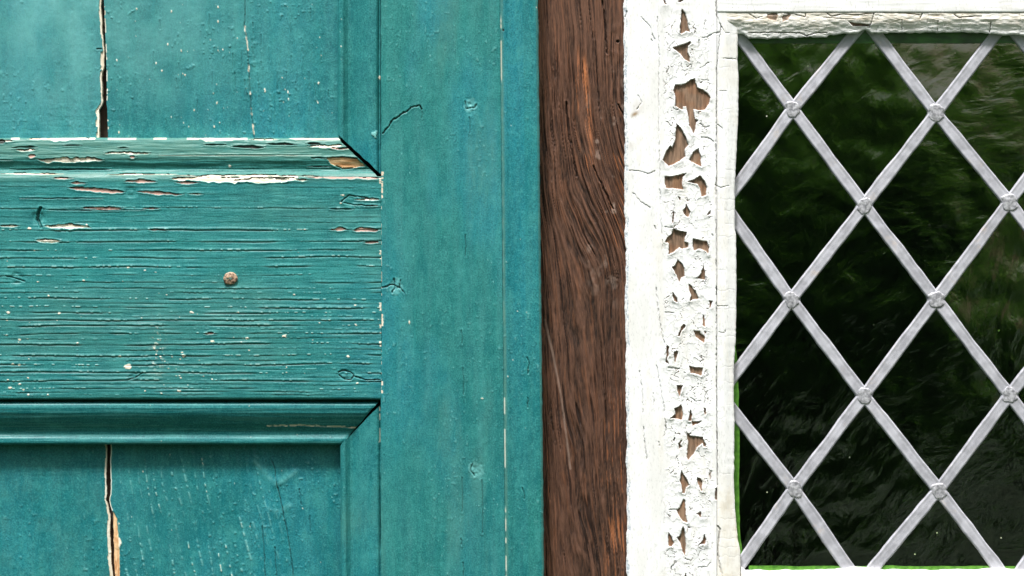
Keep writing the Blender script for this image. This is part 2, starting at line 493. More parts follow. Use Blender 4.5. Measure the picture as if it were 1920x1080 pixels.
def make_rail():
    X, Y = grid(axis(L, 715, 1.15), axis(331, 749, 0.85))
    w = Wear(X, Y, 'h')
    d = np.minimum(Y - 331, 749 - Y)
    H = edge_round(Y - 331 + 2, 9) * 0.5 + edge_round(749.5 - Y + 1.0, 7) * 0.9
    H += (fbm(X / 160, Y / 40, 4, 3) - 0.5) * 2.2
    for i, (y0, dp) in enumerate(rail_grooves()):
        yc = y0 + (fbm(X / 210, X * 0, 100 + i // 3, 3) - 0.5) * 7 + (fbm(X / 38, X * 0, 200 + i, 3) - 0.5) * 1.3
        amp = dp * (0.15 + 1.2 * sst(0.36, 0.65, fbm(X / 90, X * 0, 300 + i, 3)))
        q = Y - yc
        H -= amp * 0.68 * np.exp(-(q / 1.05) ** 2)
        H += amp * 0.55 * np.exp(-((q + 3.4) / 2.2) ** 2)
        w.pale = np.maximum(w.pale, 0.5 * amp.clip(0, 1) * np.exp(-((q + 2.0) / 1.1) ** 2) * sst(0.35, 0.6, fbm(X / 13, X * 0, 450 + i, 3)))
        # chipped little crests just above each groove
        c = sst(0.52, 0.70, fbm(X / 5.0, X * 0 + i * 3, 400 + i, 2)) * sst(0.36, 0.56, fbm(X / 55, X * 0, 500 + i, 2))
        crest = c * np.exp(-((q + 1.9) / 1.3) ** 2) * min(1, dp)
        w.pale = np.maximum(w.pale, sst(0.25, 0.7, crest) * 0.7); w.white = np.maximum(w.white, sst(0.70, 0.95, crest) * 0.45); H += crest * 0.9
        w.dark = np.maximum(w.dark, 0.10 * sst(0.9, 1.9, amp) * np.exp(-(q / 0.9) ** 2))
    H += (fbm(X / 40, Y / 3.0, 41, 3) - 0.5) * 0.7
    w.H = H
    for a in [(235, 292, 341, 3.4, 'pink'), (100, 135, 334, 1.6, 'pink'), (133, 160, 343, 2.2, 'pink'), (330, 372, 343, 2.4, 'pink'),
              (355, 378, 364, 1.2, 'cream'), (155, 228, 391, 2.6, 'pink'), (268, 298, 391, 1.6, 'pink'), (0, 34, 423, 1.8, 'cream'),
              (620, 650, 431, 3.4, 'pink'), (664, 709, 431, 4.2, 'pink'), (684, 710, 454, 2.0, 'pink'), (668, 711, 374, 2.0, 'cream'),
              (688, 709, 386, 1.3, 'pink'), (280, 312, 431, 1.8, 'pink'), (385, 402, 626, 2.2, 'pink'), (40, 190, 372, 0.7, 'dark'),
              (90, 270, 394, 0.8, 'dark'), (620, 660, 392, 1.2, 'dark')]:
        w.sliver(*a)
    w.sliver(130, 232, 354, 4.0, 'pink', slope=0.055); w.sliver(258, 342, 360, 3.0, 'pink', slope=0.05)
    w.sliver(84, 168, 424, 4.4, 'cream', slope=0.03); w.sliver(68, 112, 451, 3.6, 'cream')
    w.sliver(322, 560, 335, 6.4, 'cream', slope=0.0, depth=2.0); w.sliver(440, 575, 337, 5.2, 'cream', depth=1.5)
    w.sliver(575, 712, 333, 3.0, 'pink')
    # knots and dents
    w.crack([(76, 390), (71, 402), (70, 412), (77, 426)], 2.4, 6, dark=0.3, jag=0.5)
    for (kx, ky, kr, dp) in [(72, 408, 13, 3.5), (31, 522, 12, 2.2), (255, 706, 12, 1.6), (648, 703, 13, 1.6), (655, 374, 17, 1.6), (247, 360, 14, 1.6)]:
        r = np.hypot((X - kx) / 1.25, Y - ky)
        w.H -= dp * np.exp(-(r / kr) ** 2)
        w.H += 1.3 * np.sin(r / 2.3 + 3 * fbm(X / 14, Y / 14, int(kx), 2)) * np.exp(-(r / kr) ** 4) * 0.5
    w.crack([(634, 698), (642, 694), (656, 697), (664, 704), (658, 712), (646, 711), (636, 704)], 0.8, 2, jag=0.6)
    w.crack([(664, 706), (685, 712), (712, 712)], 0.8, 2.5, jag=0.6)
    w.crack([(240, 712), (254, 708), (268, 698)], 0.8, 2, jag=0.6)
    w.crack([(12, 518), (30, 522), (46, 527)], 1.0, 2.4, dark=0.3, jag=0.6)
    w.crack([(640, 378), (655, 366), (690, 372)], 0.8, 2.4, jag=0.8); w.crack([(645, 380), (662, 384), (700, 386)], 0.7, 2, jag=0.8)
    # flecks and dribbles of pale paint
    for (bx, by, br) in [(55, 428, 3.2), (91, 554, 2.2), (15, 586, 3.4), (359, 586, 3.6), (446, 586, 2.4), (534, 630, 4), (240, 687, 6), (462, 634, 6),
                         (224, 668, 3.5), (37, 637, 2.6), (24, 683, 3), (36, 684, 2.6), (20, 727, 3.4), (345, 667, 3.4), (642, 366, 2.6), (639, 381, 2),
                         (157, 526, 2), (240, 501, 2.6), (398, 640, 3), (112, 587, 3), (652, 668, 3), (335, 733, 3.4), (272, 733, 2), (53, 740, 2), (90, 740, 2),
                         (37, 720, 2.2), (15, 712, 2)]:
        w.blob(bx, by, br, 'cream', 0.7, 1.25, 0.8)
    for (x0, y0, x1, y1, nn) in [(284, 608, 306, 690, 46), (300, 660, 350, 740, 30), (0, 600, 60, 745, 22), (100, 560, 710, 745, 70), (0, 420, 710, 560, 40)]:
        w.specks(nn, (x0, y0, x1, y1), 0.7, 2.4, 'cream', seed=int(x0 + y0), sx=1.4, sy=0.8)
    w.white = np.maximum(w.white, 0.5 * sst(0.55, 0.75, fbm(X / 5, Y / 4, 61, 3)) * np.exp(-((X - 296) / 11) ** 2 - ((Y - 655) / 45) ** 2))
    # frayed end where the rail meets the stile
    e = 715 - X
    w.H += edge_round(e + 1.5, 4) * 0.8
    fr = (fbm(X * 0, Y / 6, 71, 3) > 0.60) & (e < 2.6 + 4 * fbm(X * 0, Y / 4, 73, 2) - 1)
    w.white = np.where(fr & (e < 4) & (fbm(Y / 40, Y * 0, 72, 2) > 0.52), 0.85, w.white)
    w.fade = 0.30 * sst(0.4, 0.75, fbm(X / 200, Y / 70, 81, 3)) + 0.75 * np.exp(-((Y - 331) / 9.0) ** 2)
    w.blue = 0.28 + 0.65 * sst(560, 715, X) * sst(470, 640, Y) + 0.10 * fbm(X / 120, Y / 60, 83, 2)
    return sheet("middle_rail", X, Y, w.H, -62, M_TH, door, **w.out())
rail = make_rail()

# --- upper horizontal moulding, mitred at its right end
def make_upper_rail_moulding():
    us, vs = axis(0, 1600, 1.3, 1600 - 712 - 12, 1600) / 1600, np.linspace(0, 1, 84)
    # u runs along the length; fine toward the photo part
    us = np.concatenate([np.linspace(0, 0.42, 30)[:-1], np.linspace(0.42, 1, 640)])
    U, V = grid(us, vs)
    xr = 632.5 + V * 74.5 + (fbm(V * 9, V * 0, 91, 3) - 0.5) * 5
    X = L + (xr - L) * U
    top = 258 + (fbm(X / 60, X * 0, 5, 3) - 0.5) * 2.5
    Y = top + (331 - top) * V
    w = Wear(X, Y, 'h')
    w.H = prof_b(V) + (fbm(X / 90, Y / 6, 8, 4) - 0.5) * 2.2 + (fbm(X / 26, Y / 2.2, 12, 2) - 0.5) * 0.8
    w.fade = (0.95 - 0.75 * sst(0.45, 0.66, V) + 0.7 * sst(0.84, 0.97, V)) * (0.75 + 0.5 * fbm(X / 70, Y / 7, 15, 3))
    for a in [(-30, 22, 263, 2.5, 'cream'), (52, 172, 260, 4.0, 'cream'), (355, 452, 259.5, 3.8, 'cream'), (540, 578, 258.5, 3.4, 'cream'), (470, 520, 261, 1.4, 'cream'),
              (70, 192, 300, 5.0, 'cream'), (24, 66, 276, 2.2, 'dark'), (30, 64, 281, 3.0, 'cream'), (52, 66, 292, 3.4, 'pink'),
              (196, 278, 287, 2.8, 'cream'), (120, 150, 272.5, 1.0, 'dark'), (222, 237, 277, 1.6, 'dark'), (435, 494, 275, 2.6, 'dark'), (502, 552, 270, 2.0, 'dark'),
              (576, 600, 269, 2.2, 'dark'), (580, 642, 273.5, 3.0, 'cream'), (243, 252, 294, 2.6, 'pink'), (384, 420, 271, 1.0, 'dark'),
              (20, 205, 317, 1.6, 'dark'), (578, 618, 312, 1.2, 'dark'), (-80, 20, 300, 0.8, 'dark'), (0, 120, 326, 1.6, 'cream'), (200, 330, 327, 1.3, 'cream'),
              (326, 600, 330, 2.2, 'cream'), (300, 600, 291, 0.6, 'cream'), (620, 655, 278, 2.2, 'pink'), (-6, 8, 266, 4, 'dark')]:
        w.sliver(*a)
    w.poly([(611, 296), (640, 294), (668, 297), (684, 311), (668, 314), (650, 316), (632, 313), (620, 306)], 'wood', 2.4)
    w.crack([(584, 296), (612, 296), (640, 294), (668, 297)], 0.9, 3, jag=0.6)
    w.crack([(630, 311), (642, 316), (660, 315)], 1.0, 3, jag=0.5)
    w.blob(430, 311, 3, 'cream', 0.5, 0.8, 1)
    w.white = np.maximum(w.white, 0.8 * (V < 0.05) * (fbm(X / 30, X * 0, 19, 3) > 0.52))
    w.blue = 0.12 + X * 0
    return sheet("upper_rail_moulding", X, Y, w.H, -62, M_TH, door, **w.out())
make_upper_rail_moulding()

def make_lower_rail_moulding():
    us = np.concatenate([np.linspace(0, 0.42, 30)[:-1], np.linspace(0.42, 1, 640)])
    U, V = grid(us, np.linspace(0, 1, 84))         # V 0 at the rail, 1 at the panel
    xr = 712 - V * 73.5 + (fbm(V * 8, V * 0, 92, 3) - 0.5) * 3
    X = L + (xr - L) * U
    Y = 751 + (834.5 - 751) * V
    w = Wear(X, Y, 'h')
    w.H = prof_a(1 - V) + (fbm(X / 150, Y / 5, 28, 4) - 0.5) * 1.2
    w.H -= 1.2 * np.exp(-((X - 712 + V * 73) / 3.0) ** 2)
    w.crack([(505, 799), (560, 798), (600, 800), (640, 801), (668, 802)], 0.7, 1.2, dark=0.2, jag=0.5)
    d, _ = seg_dist(X, Y + (fbm(X / 8, Y / 8, 3, 2) - 0.5) * 3, [(500, 799), (560, 798), (600, 800), (668, 802)], pad=8)
    w.white = np.maximum(w.white, sst(1.9, 1.0, d) * sst(0.22, 0.4, fbm(X / 10, Y / 10, 7, 2)))
    w.specks(26, (0, 757, 690, 830), 0.6, 1.5, 'cream', seed=5)
    w.blue = 0.45 + 0.35 * fbm(X / 90, Y / 20, 55, 2); w.deep = 0.6 + X * 0
    w.pale = 0.15 * (fbm(X / 120, Y / 2.5, 57, 2) > 0.62)
    return sheet("lower_rail_moulding", X, Y, w.H, -62, M_TH, door, **w.out())
make_lower_rail_moulding()

def make_upper_stile_moulding():
    us, vs = np.linspace(0, 1, 84), np.concatenate([np.linspace(0, 0.66, 24)[:-1], np.linspace(0.66, 1, 300)])
    U, V = grid(us, vs)
    yb = 251 + U * 74 + (fbm(U * 8, U * 0, 93, 3) - 0.5) * 3
    Y = T + (yb - T) * V
    X = 632 + (713 - 632) * U + (fbm(Y / 200, Y * 0, 4, 2) - 0.5) * 1.2
    w = Wear(X, Y, 'v')
    w.H = np.where(U > 0.9, np.maximum(prof_v(U), -8.0 - 6 * fbm(Y / 40, Y * 0, 7, 3)), prof_v(U)) + (fbm(X / 6, Y / 150, 38, 3) - 0.5) * 1.0 + (fbm(X / 12, Y / 12, 39, 3) - 0.5) * 0.7
    w.specks(10, (634, 0, 640, 120), 0.8, 2.2, 'cream', seed=9)
    w.blob(702, 252, 7, 'pale', 1.2); w.blob(711, 145, 3.0, 'cream', 0.6, 0.6, 1.6)
    w.blue = 0.25 + 0.5 * sst(200, 310, Y) + 0.2 * fbm(X / 40, Y / 120, 40, 2)
    return sheet("stile_moulding", X, Y, w.H, -62, M_TV, door, **w.out())
make_upper_stile_moulding()

def make_lower_stile_moulding():
    us, vs = np.linspace(0, 1, 84), np.concatenate([np.linspace(0, 0.4, 300), np.linspace(0.4, 1, 24)[1:]])
    U, V = grid(us, vs)
    yt = 837 - U * 80 + (fbm(U * 9, U * 0, 94, 3) - 0.5) * 3
    Y = yt + (B - yt) * V
    X = 636 + (715 - 636) * U + (Y - 800) * 0.006
    w = Wear(X, Y, 'v')
    w.H = np.where(U > 0.9, np.maximum(prof_v(U), -8.0 - 6 * fbm(Y / 40, Y * 0, 7, 3)), prof_v(U)) + (fbm(X / 6, Y / 150, 48, 3) - 0.5) * 1.0 + (fbm(X / 12, Y / 12, 49, 3) - 0.5) * 0.7
    w.white = np.maximum(w.white, 0.9 * (np.abs(X - 711.5) < 1.1) * (Y < 830) * (fbm(Y / 9, Y * 0, 3, 2) > 0.35))
    w.crack([(634, 962), (638, 975), (633, 988)], 0.7, 1.5, jag=0.5)
    w.specks(14, (640, 840, 712, 1080), 0.7, 1.8, 'pale', seed=19)
    w.blue = 0.3 + 0.3 * fbm(X / 40, Y / 120, 50, 2)
    w.fade = 0.35 * sst(0.5, 0.7, fbm(X / 60, Y / 160, 53, 2)) * sst(900, 1000, Y)
    return sheet("stile_moulding", X, Y, w.H, -62, M_TV, door, **w.out())
make_lower_stile_moulding()

# --- stile, with a scratched joint line and a rounded strip at its right edge
def make_stile():
    xr = lambda y: 1009 + y * 0.0105
    us, vs = np.linspace(0, 1, 250), axis(T, B, 1.5, -12, 1092)
    U, V = grid(us, vs)
    Y = V
    xl = 714.5 + (fbm(Y / 30, Y * 0, 6, 3) - 0.5) * 2
    gx = 937 + Y * 0.0095
    X = xl + (gx - xl) * U
    w = Wear(X, Y, 'v')
    w.H = (fbm(X / 60, Y / 260, 58, 3) - 0.5) * 2.4 + (fbm(X / 4.0, Y / 90, 59, 3) - 0.5) * 0.7 + (fbm(X / 9, Y / 9, 60, 3) - 0.5) * 0.5
    w.H += edge_round(X - xl + 1, 5) * 0.8
    w.H += edge_round(gx - X + 1, 4) * 0.5
    w.crack([(718, 250), (728, 238), (736, 226), (745, 222), (752, 214), (764, 208), (772, 201), (786, 198), (792, 205)], 0.8, 4, 'none', jag=1.3)
    w.crack([(718, 540), (732, 533), (742, 535), (750, 540)], 0.8, 3, jag=1.0); w.crack([(738, 524), (741, 536), (736, 548)], 1.2, 2.5, dark=0.4)
    w.crack([(752, 524), (749, 538), (758, 550)], 0.6, 2, dark=0.4)
    for (kx, ky, kr) in [(882, 198, 11), (893, 880, 13), (742, 536, 12), (702, 254, 7)]:
        r = np.hypot(X - kx, (Y - ky) / 1.2)
        w.H -= 1.8 * np.exp(-(r / kr) ** 2) * fbm(X / 5, Y / 5, kx, 2) * 2
        w.pale = np.maximum(w.pale, 0.35 * (r < kr * (0.6 + 0.8 * fbm(X / 8, Y / 8, kx + 1, 2))))
    w.crack([(872, 190), (874, 203), (890, 202), (893, 196)], 0.7, 2, dark=0.3, jag=0.7)
    w.crack([(886, 870), (882, 882), (890, 893)], 0.7, 2.2, dark=0.35, jag=0.7)
    for (x, y0, y1) in [(865, 620, 645), (868, 690, 740), (880, 220, 250), (872, 440, 480), (904, 900, 1000), (866, 895, 960), (868, 1055, 1080), (790, 205, 222), (864, 1010, 1022)]:
        w.crack([(x, y0), (x + 2, (y0 + y1) / 2), (x + 1, y1)], 0.6, 1.6, dark=0.35, jag=0.5, seed=x)
    w.blob(767, 604, 2.8, 'cream', 0.8, 0.7, 1.6); w.blob(953, 540, 2, 'cream'); w.blob(904, 747, 2, 'cream')
    for (x0, y0, x1, y1, nn, s) in [(820, 880, 860, 1075, 40, 3), (890, 930, 935, 960, 22, 4), (900, 860, 940, 900, 16, 5), (905, 270, 925, 330, 12, 6), (720, 0, 935, 1080, 60, 7),
                                    (910, 470, 935, 560, 18, 8), (828, 760, 850, 800, 10, 9)]:
        w.specks(nn, (x0, y0, x1, y1), 0.5, 1.5, 'pale', seed=s, sy=1.5)
    fr = (fbm(X * 0, Y / 7, 65, 3) > 0.60) & (X - xl < 1.4) & (Y > 330) & (Y < 760)
    w.white = np.where(fr, 0.9, w.white)
    for (y0, y1) in [(588, 612), (714, 738), (322, 336), (340, 372)]:
        w.white = np.maximum(w.white, 0.95 * (X - xl < 3.2 + 2 * fbm(Y / 4, Y * 0, 5, 2)) * (Y > y0) * (Y < y1) * (fbm(Y / 3, Y * 0, 8, 2) > 0.35))
    w.blue = 0.18 + 0.55 * sst(790, 718, X) * sst(300, 560, Y) * sst(1000, 700, Y) + 0.5 * sst(0.45, 0.7, fbm(X / 90, Y / 260, 68, 3))
    w.fade = 0.35 * sst(0.5, 0.72, fbm(X / 50, Y / 300, 69, 3))
    w.pimples(0.5, 6, 90)
    w.pale = np.maximum(w.pale, 0.07 * sst(0.52, 0.75, fbm(X / 22, Y / 150, 104, 4)))
    sheet("stile", X, Y, w.H, -62, M_TV, door, **w.out())
    # edge strip
    us = np.linspace(0, 1, 60)
    U, V = grid(us, vs); Y = V
    gx = 937 + Y * 0.0095
    X = gx + (xr(Y) - gx) * U + (U > 0.98) * (fbm(Y / 14, Y * 0, 3, 3) - 0.5) * 1.4
    w = Wear(X, Y, 'v')
    w.H = interp([(0, -2.2), (0.03, 0.1), (0.07, 0.6), (0.13, 0.2), (0.2, -1.6), (0.32, -2.4), (0.45, -1.6), (0.7, 0.6), (0.86, 1.2), (0.93, 0.3), (0.98, -2.5), (1, -6)], U)
    w.H += (fbm(X / 4.5, Y / 110, 78, 3) - 0.5) * 0.8 + (fbm(X / 10, Y / 10, 79, 3) - 0.5) * 0.5
    ln = (np.abs(X - gx - 2.2) < 1.0)
    w.white = np.maximum(w.white, 0.8 * ln * sst(0.45, 0.6, fbm(Y / 22, Y * 0, 74, 3)) * (0.12 + 0.7 * ((Y < 165) & (Y > 20) | (Y > 735))))
    w.fade = 0.9 * np.exp(-((X - gx - 3) / 3.0) ** 2) + 0.5 * (U > 0.94)
    w.specks(26, (945, 0, 1010, 1080), 0.6, 1.6, 'cream', seed=23, sy=1.4)
    w.crack([(988, 670), (992, 680), (990, 700)], 1.0, 2.5, dark=0.3); w.crack([(990, 745), (990, 765)], 0.7, 2, dark=0.4); w.crack([(980, 915), (984, 935)], 0.8, 2, dark=0.3)
    w.blob(944, 57, 2.4, 'dark', -1)
    w.deep = 0.5 * sst(0.35, 0.6, fbm(X / 40, Y / 200, 123, 3))
    w.blue = 0.62 * sst(1000, 600, Y) + 0.25 + 0 * X - 0.3 * (U > 0.6)
    w.pimples(0.5, 6, 92)
    sheet("edge_strip", X, Y, w.H, -62, M_TV, door, **w.out())
make_stile()

# --- panel boards
def board(side_l, side_r, y0, y1, us, vs, seed, fn):
    U, V = grid(us, vs); Y = V
    xl = side_l(Y); xr = side_r(Y)
    X = xl + (xr - xl) * U
    w = Wear(X, Y, 'v')
    w.H = -41 + (fbm(X / 80, Y / 200, seed, 3) - 0.5) * 2.0 + (fbm(X / 5, Y / 70, seed + 1, 3) - 0.5) * 0.8 + (fbm(X / 8, Y / 8, seed + 2, 3) - 0.5) * 0.6
    fn(w, X, Y, xl, xr)
    return sheet("panel_board", X, Y, w.H, -60, M_TV, door, **w.out())

def rag(y, seed, a=1.6): return (fbm(y / 9, y * 0, seed, 3) - 0.5) * 2 * a
gapL1 = lambda y: interp([(-600, 184), (0, 184), (40, 185), (60, 186), (62, 188), (100, 189.5), (120, 190), (133, 185), (180, 186), (186, 187.5), (192, 186), (203, 180.5), (262, 181)], y) + rag(y, 3, 1.2)
gapR1 = lambda y: interp([(-600, 190), (0, 190), (60, 192), (100, 194), (150, 195), (190, 194.5), (205, 196.5), (262, 197)], y) + rag(y, 4, 0.7)
gapL2 = lambda y: interp([(820, 194.5), (885, 193), (905, 192.5), (930, 194), (940, 191.5), (950, 196), (968, 200), (1010, 200.5), (1050, 202), (1080, 205), (1700, 206)], y) + rag(y, 5, 1.2)
gapR2 = lambda y: interp([(820, 202), (885, 200.5), (905, 202.5), (930, 201), (942, 198.5), (952, 201), (965, 206), (1000, 207), (1060, 208.5), (1080, 209.5), (1700, 212)], y) + rag(y, 6, 1.0)

def ul(w, X, Y, xl, xr):
    e = xr - X
    rim = 1.6 + 2.6 * fbm(Y / 25, Y * 0, 11, 3) + 2.5 * sst(200, 206, Y) * sst(0.4, 0.6, fbm(Y / 12, Y * 0, 13, 2)) + 3.6 * ((Y > 95) & (Y < 128))
    w.white = np.maximum(w.white, 0.95 * (e < rim)); w.H -= 1.2 * (e < rim) + edge_round(e * 0 + 9, 5)
    w.H += np.exp(-((e - rim - 2) / 2) ** 2) * 0.9 * (e > rim)
    w.crack([(176, 89), (186, 89)], 0.6, 2, jag=0.4)
    w.blue = 0.6 + 0.4 * fbm(X / 70, Y / 90, 15, 3); w.fade = 0.12 * fbm(X / 60, Y / 60, 5, 2)
    w.specks(16, (100, 40, 180, 255), 0.6, 1.6, 'pale', seed=31)
    w.pale = np.maximum(w.pale, 0.6 * fbm(X / 45, Y / 60, 18, 3) * sst(330, 90, Y) * sst(-200, 100, X) + 0.05)
    w.pimples(0.8, 7, 96)
    w.H += (fbm(X / 60, Y / 2.5, 17, 2) - 0.5) * 0.6 * sst(120, 250, Y)
def ur(w, X, Y, xl, xr):
    w.deep = 0.45 * sst(120, 240, Y) * sst(0.3, 0.6, fbm(X / 60, Y / 40, 122, 3)) + 0.15
    e = X - xl
    rim = 0.7 + 1.6 * fbm(Y / 25, Y * 0, 21, 3)
    w.white = np.maximum(w.white, 0.8 * (e < rim) * (fbm(Y / 14, Y * 0, 2, 2) > 0.45))
    hair = [(454, -40), (457, 20), (455, 44), (459, 70), (461, 90), (463, 120), (465, 160), (467, 190), (469, 215), (472, 240), (474, 260)]
    w.crack(hair, 0.7, 2.5, dark=0.5, jag=0.5)
    d, _ = seg_dist(X + (fbm(X / 5, Y / 5, 3, 2) - 0.5) * 3, Y, hair, pad=8)
    w.white = np.maximum(w.white, 0.95 * sst(1.9, 0.8, d) * sst(0.36, 0.5, fbm(Y / 16, Y * 0, 23, 3)) * ((Y > 45) & (Y < 175) | (Y > 200)))
    r = np.random.default_rng(3)
    for k in range(46):
        x = r.choice([r.uniform(215, 620), r.uniform(430, 620)]); y = r.uniform(0, 235); l = r.uniform(8, 38)
        w.crack([(x, y), (x + r.uniform(0, 2.5), y + l)], 0.35, 1.6, dark=0.25, jag=0.4, seed=k)
    for (x, y) in [(251, 13), (317, 18), (405, 10), (405, 37), (336, 92), (299, 130), (343, 138), (414, 90), (493, 165), (494, 168), (537, 170), (538, 183), (403, 190), (594, 190), (595, 153), (398, 235), (360, 204), (218, 246), (288, 116), (214, 110), (118, 60), (310, 80)]:
        w.blob(x, y, 2.0, 'cream', 0.8, 0.8, 1.4)
    for (x0, x1, nn) in [(330, 350, 18), (400, 412, 16), (590, 600, 10), (525, 540, 8), (200, 630, 70)]:
        w.specks(nn, (x0, 0, x1, 255), 0.5, 1.6, 'cream', seed=int(x0), sy=1.5)
    w.blue = 0.62 + 0.4 * sst(120, 250, Y) + 0.3 * (fbm(X / 70, Y / 90, 25, 3) - 0.5)
    w.pale = np.maximum(w.pale, 0.45 * fbm(X / 45, Y / 60, 19, 3) * sst(250, 60, Y) * sst(620, 300, X) + 0.04)
    w.pimples(1.2, 6, 97)
def ll(w, X, Y, xl, xr):
    w.H -= 7
    w.deep = 0.35 + 0.55 * sst(0.35, 0.65, fbm(X / 60, Y / 60, 120, 3))
    e = xr - X
    rim = 0.8 + 3.2 * fbm(Y / 25, Y * 0, 31, 3) + 2.5 * sst(940, 960, Y) * (Y < 1200)
    w.white = np.maximum(w.white, 0.9 * (e < rim)); w.H -= 1.2 * (e < rim)
    w.blue = 0.45 + 0.3 * fbm(X / 70, Y / 90, 35, 3)
    w.fade = 0.15 * sst(0.4, 0.7, fbm(X / 40, Y / 30, 36, 3))
    w.specks(12, (20, 900, 180, 1080), 0.6, 1.8, 'pale', seed=41)
    w.pimples(0.8, 8, 98)
    w.H += (fbm(X / 60, Y / 2.5, 37, 2) - 0.5) * 0.7 * sst(950, 860, Y)
def lr(w, X, Y, xl, xr):
    w.H -= 7
    w.deep = 0.25 + 0.6 * sst(0.35, 0.65, fbm(X / 60, Y / 80, 121, 3))
    e = X - xl
    w.white = np.maximum(w.white, 0.8 * (e < 1.0 + 1.5 * fbm(Y / 20, Y * 0, 41, 3)) * (Y < 960))
    # slanting dotted grain ridges
    s = X - 0.16 * (Y - 850) - 0.00022 * (X - 205) * (Y - 850) + (fbm(X / 60, Y / 130, 42, 2) - 0.5) * 22
    ph = s / 17.5
    ridge = np.abs(ph - np.round(ph)) * 17.5
    li = np.round(ph)
    amp = sst(200, 240, X) * sst(560, 430, X) * (0.4 + 0.8 * vnoise(li * 1.7, li * 0, 43)) * sst(0.3, 0.55, fbm(X / 50, Y / 90, 44, 2) + 0.12)
    w.H += 1.0 * amp * np.exp(-(ridge / 2.6) ** 2)
    dots = sst(0.52, 0.66, fbm(Y / 5.5, li * 7, 45, 2)) * amp * np.exp(-(ridge / 1.5) ** 2)
    w.H += dots * 1.4; w.pale = np.maximum(w.pale, (dots * 0.9).clip(0, 0.8) * sst(860, 900, Y))
    w.white = np.maximum(w.white, sst(0.62, 0.9, dots) * sst(0.52, 0.66, fbm(X / 6, Y / 6, 46, 2)) * 0.7)
    w.crack([(505, 865), (512, 880), (515, 910), (521, 930), (527, 960), (535, 1000), (543, 1050), (548, 1090), (556, 1200)], 0.7, 3, 'none', dark=0.6, jag=0.6)
    w.crack([(488, 990), (492, 1040), (494, 1085)], 0.7, 2.5, dark=0.5, jag=0.6); w.crack([(512, 1030), (515, 1085)], 0.6, 2.2, dark=0.5, jag=0.6)
    w.crack([(558, 920), (562, 950)], 0.6, 2, dark=0.4, jag=0.6); w.crack([(466, 985), (468, 1000)], 0.5, 2, dark=0.3); w.crack([(578, 970), (580, 1000)], 0.5, 2, dark=0.3)
    for pts in ([(474, 868), (490, 888), (515, 910)], [(515, 910), (535, 900), (550, 888)], [(500, 958), (520, 962), (540, 950)]):
        d, _ = seg_dist(X, Y, pts, pad=25)
        w.H += 1.5 * np.exp(-(d / 9) ** 2) * fbm(X / 15, Y / 15, 9, 2) * 1.6; w.pale = np.maximum(w.pale, 0.4 * np.exp(-(d / 4) ** 2) * fbm(X / 6, Y / 6, 4, 2))
    w.specks(60, (215, 870, 620, 1080), 0.5, 1.9, 'pale', seed=51); w.specks(24, (215, 870, 620, 1080), 0.5, 1.7, 'cream', seed=52, sy=1.5)
    w.blue = 0.62 + 0.6 * sst(470, 600, X) * fbm(X / 60, Y / 90, 47, 2) + 0.3 * fbm(X / 70, Y / 90, 48, 2)
    w.poly([(212, 1012), (219, 1010), (222, 1020), (219, 1030), (213, 1030)], 'cream', -1.0)
    w.poly([(206, 962), (213, 975), (216, 1005), (218, 1035), (219, 1095), (208, 1095), (206, 1020)], 'wood', 0.8, jag=0.5)
    w.pimples(0.9, 6, 99)
yf = lambda a, b, lo, hi: axis(a, b, 1.5, lo, hi)
board(lambda y: y * 0 + L, gapL1, T, 262, np.concatenate([np.linspace(0, 0.825, 40)[:-1], np.linspace(0.825, 1, 170)]), yf(T, 268, -12, 268), 501, ul)
board(gapR1, lambda y: y * 0 + 637, T, 262, np.linspace(0, 1, 370), yf(T, 268, -12, 268), 511, ur)
board(lambda y: y * 0 + L, gapL2, 828, B, np.concatenate([np.linspace(0, 0.81, 40)[:-1], np.linspace(0.81, 1, 180)]), yf(826, B, 826, 1092), 521, ll)
board(gapR2, lambda y: y * 0 + 642, 828, B, np.linspace(0, 1, 370), yf(826, B, 826, 1092), 531, lr)

# --- nail head
def make_nail():
    r, th = np.meshgrid(np.linspace(0.0, 1, 22), np.linspace(0, 2 * np.pi, 49))
    rad = 13.5 * (1 + 0.16 * (fbm(np.cos(th) * 1.3 + 5, np.sin(th) * 1.3 + 5, 3, 3) - 0.5) * 2)
    X = 432 + r * rad * np.cos(th); Y = 522 + r * rad * np.sin(th) * 0.92
    H = 2.0 + 3.2 * np.sqrt(np.clip(1 - r ** 2.6, 0, 1)) + (fbm(X / 4, Y / 4, 9, 3) - 0.5) * 2.4 * (r < 0.97) - 1.2 * (X - 432) / 14 - 1.0 * (Y - 522) / 14
    n = NT("rusty_nail_metal")
    g = n.noise(420, (1, 1, 1), 5, 0.7)
    base = n.mix(n.ramp(g, 0.38, 0.60), lin(78, 58, 48), lin(196, 164, 138))
    base = n.mix(n.ramp(n.noise(240, (1, 1, 1), 3), 0.56, 0.64), base, lin(110, 150, 142))
    n.link(base, n.p.inputs["Base Color"]); n.p.inputs["Roughness"].default_value = 0.45
    n.link(n.bump(g, 0.6, 0.001), n.p.inputs["Normal"])
    me = bpy.data.meshes.new("nail_head")
    nv, nu = X.shape
    co = np.stack([(X - 960) * S, -H * S, (540 - Y) * S], -1).reshape(-1, 3)
    ring = co.reshape(nv, nu, 3)[:, -1].copy(); ring[:, 1] = 0.0012
    co = np.concatenate([co, ring])
    f = []
    for i in range(nv - 1):
        for j in range(nu - 1):
            f.append((i * nu + j, (i + 1) * nu + j, (i + 1) * nu + j + 1, i * nu + j + 1))
        f.append((i * nu + nu - 1, (i + 1) * nu + nu - 1, nv * nu + i + 1, nv * nu + i))
    me.from_pydata([tuple(c) for c in co], [], f)
    me.validate()
    o = link_mesh("nail_head", me, n.m, door)
    for p in me.polygons: p.use_smooth = True
make_nail()

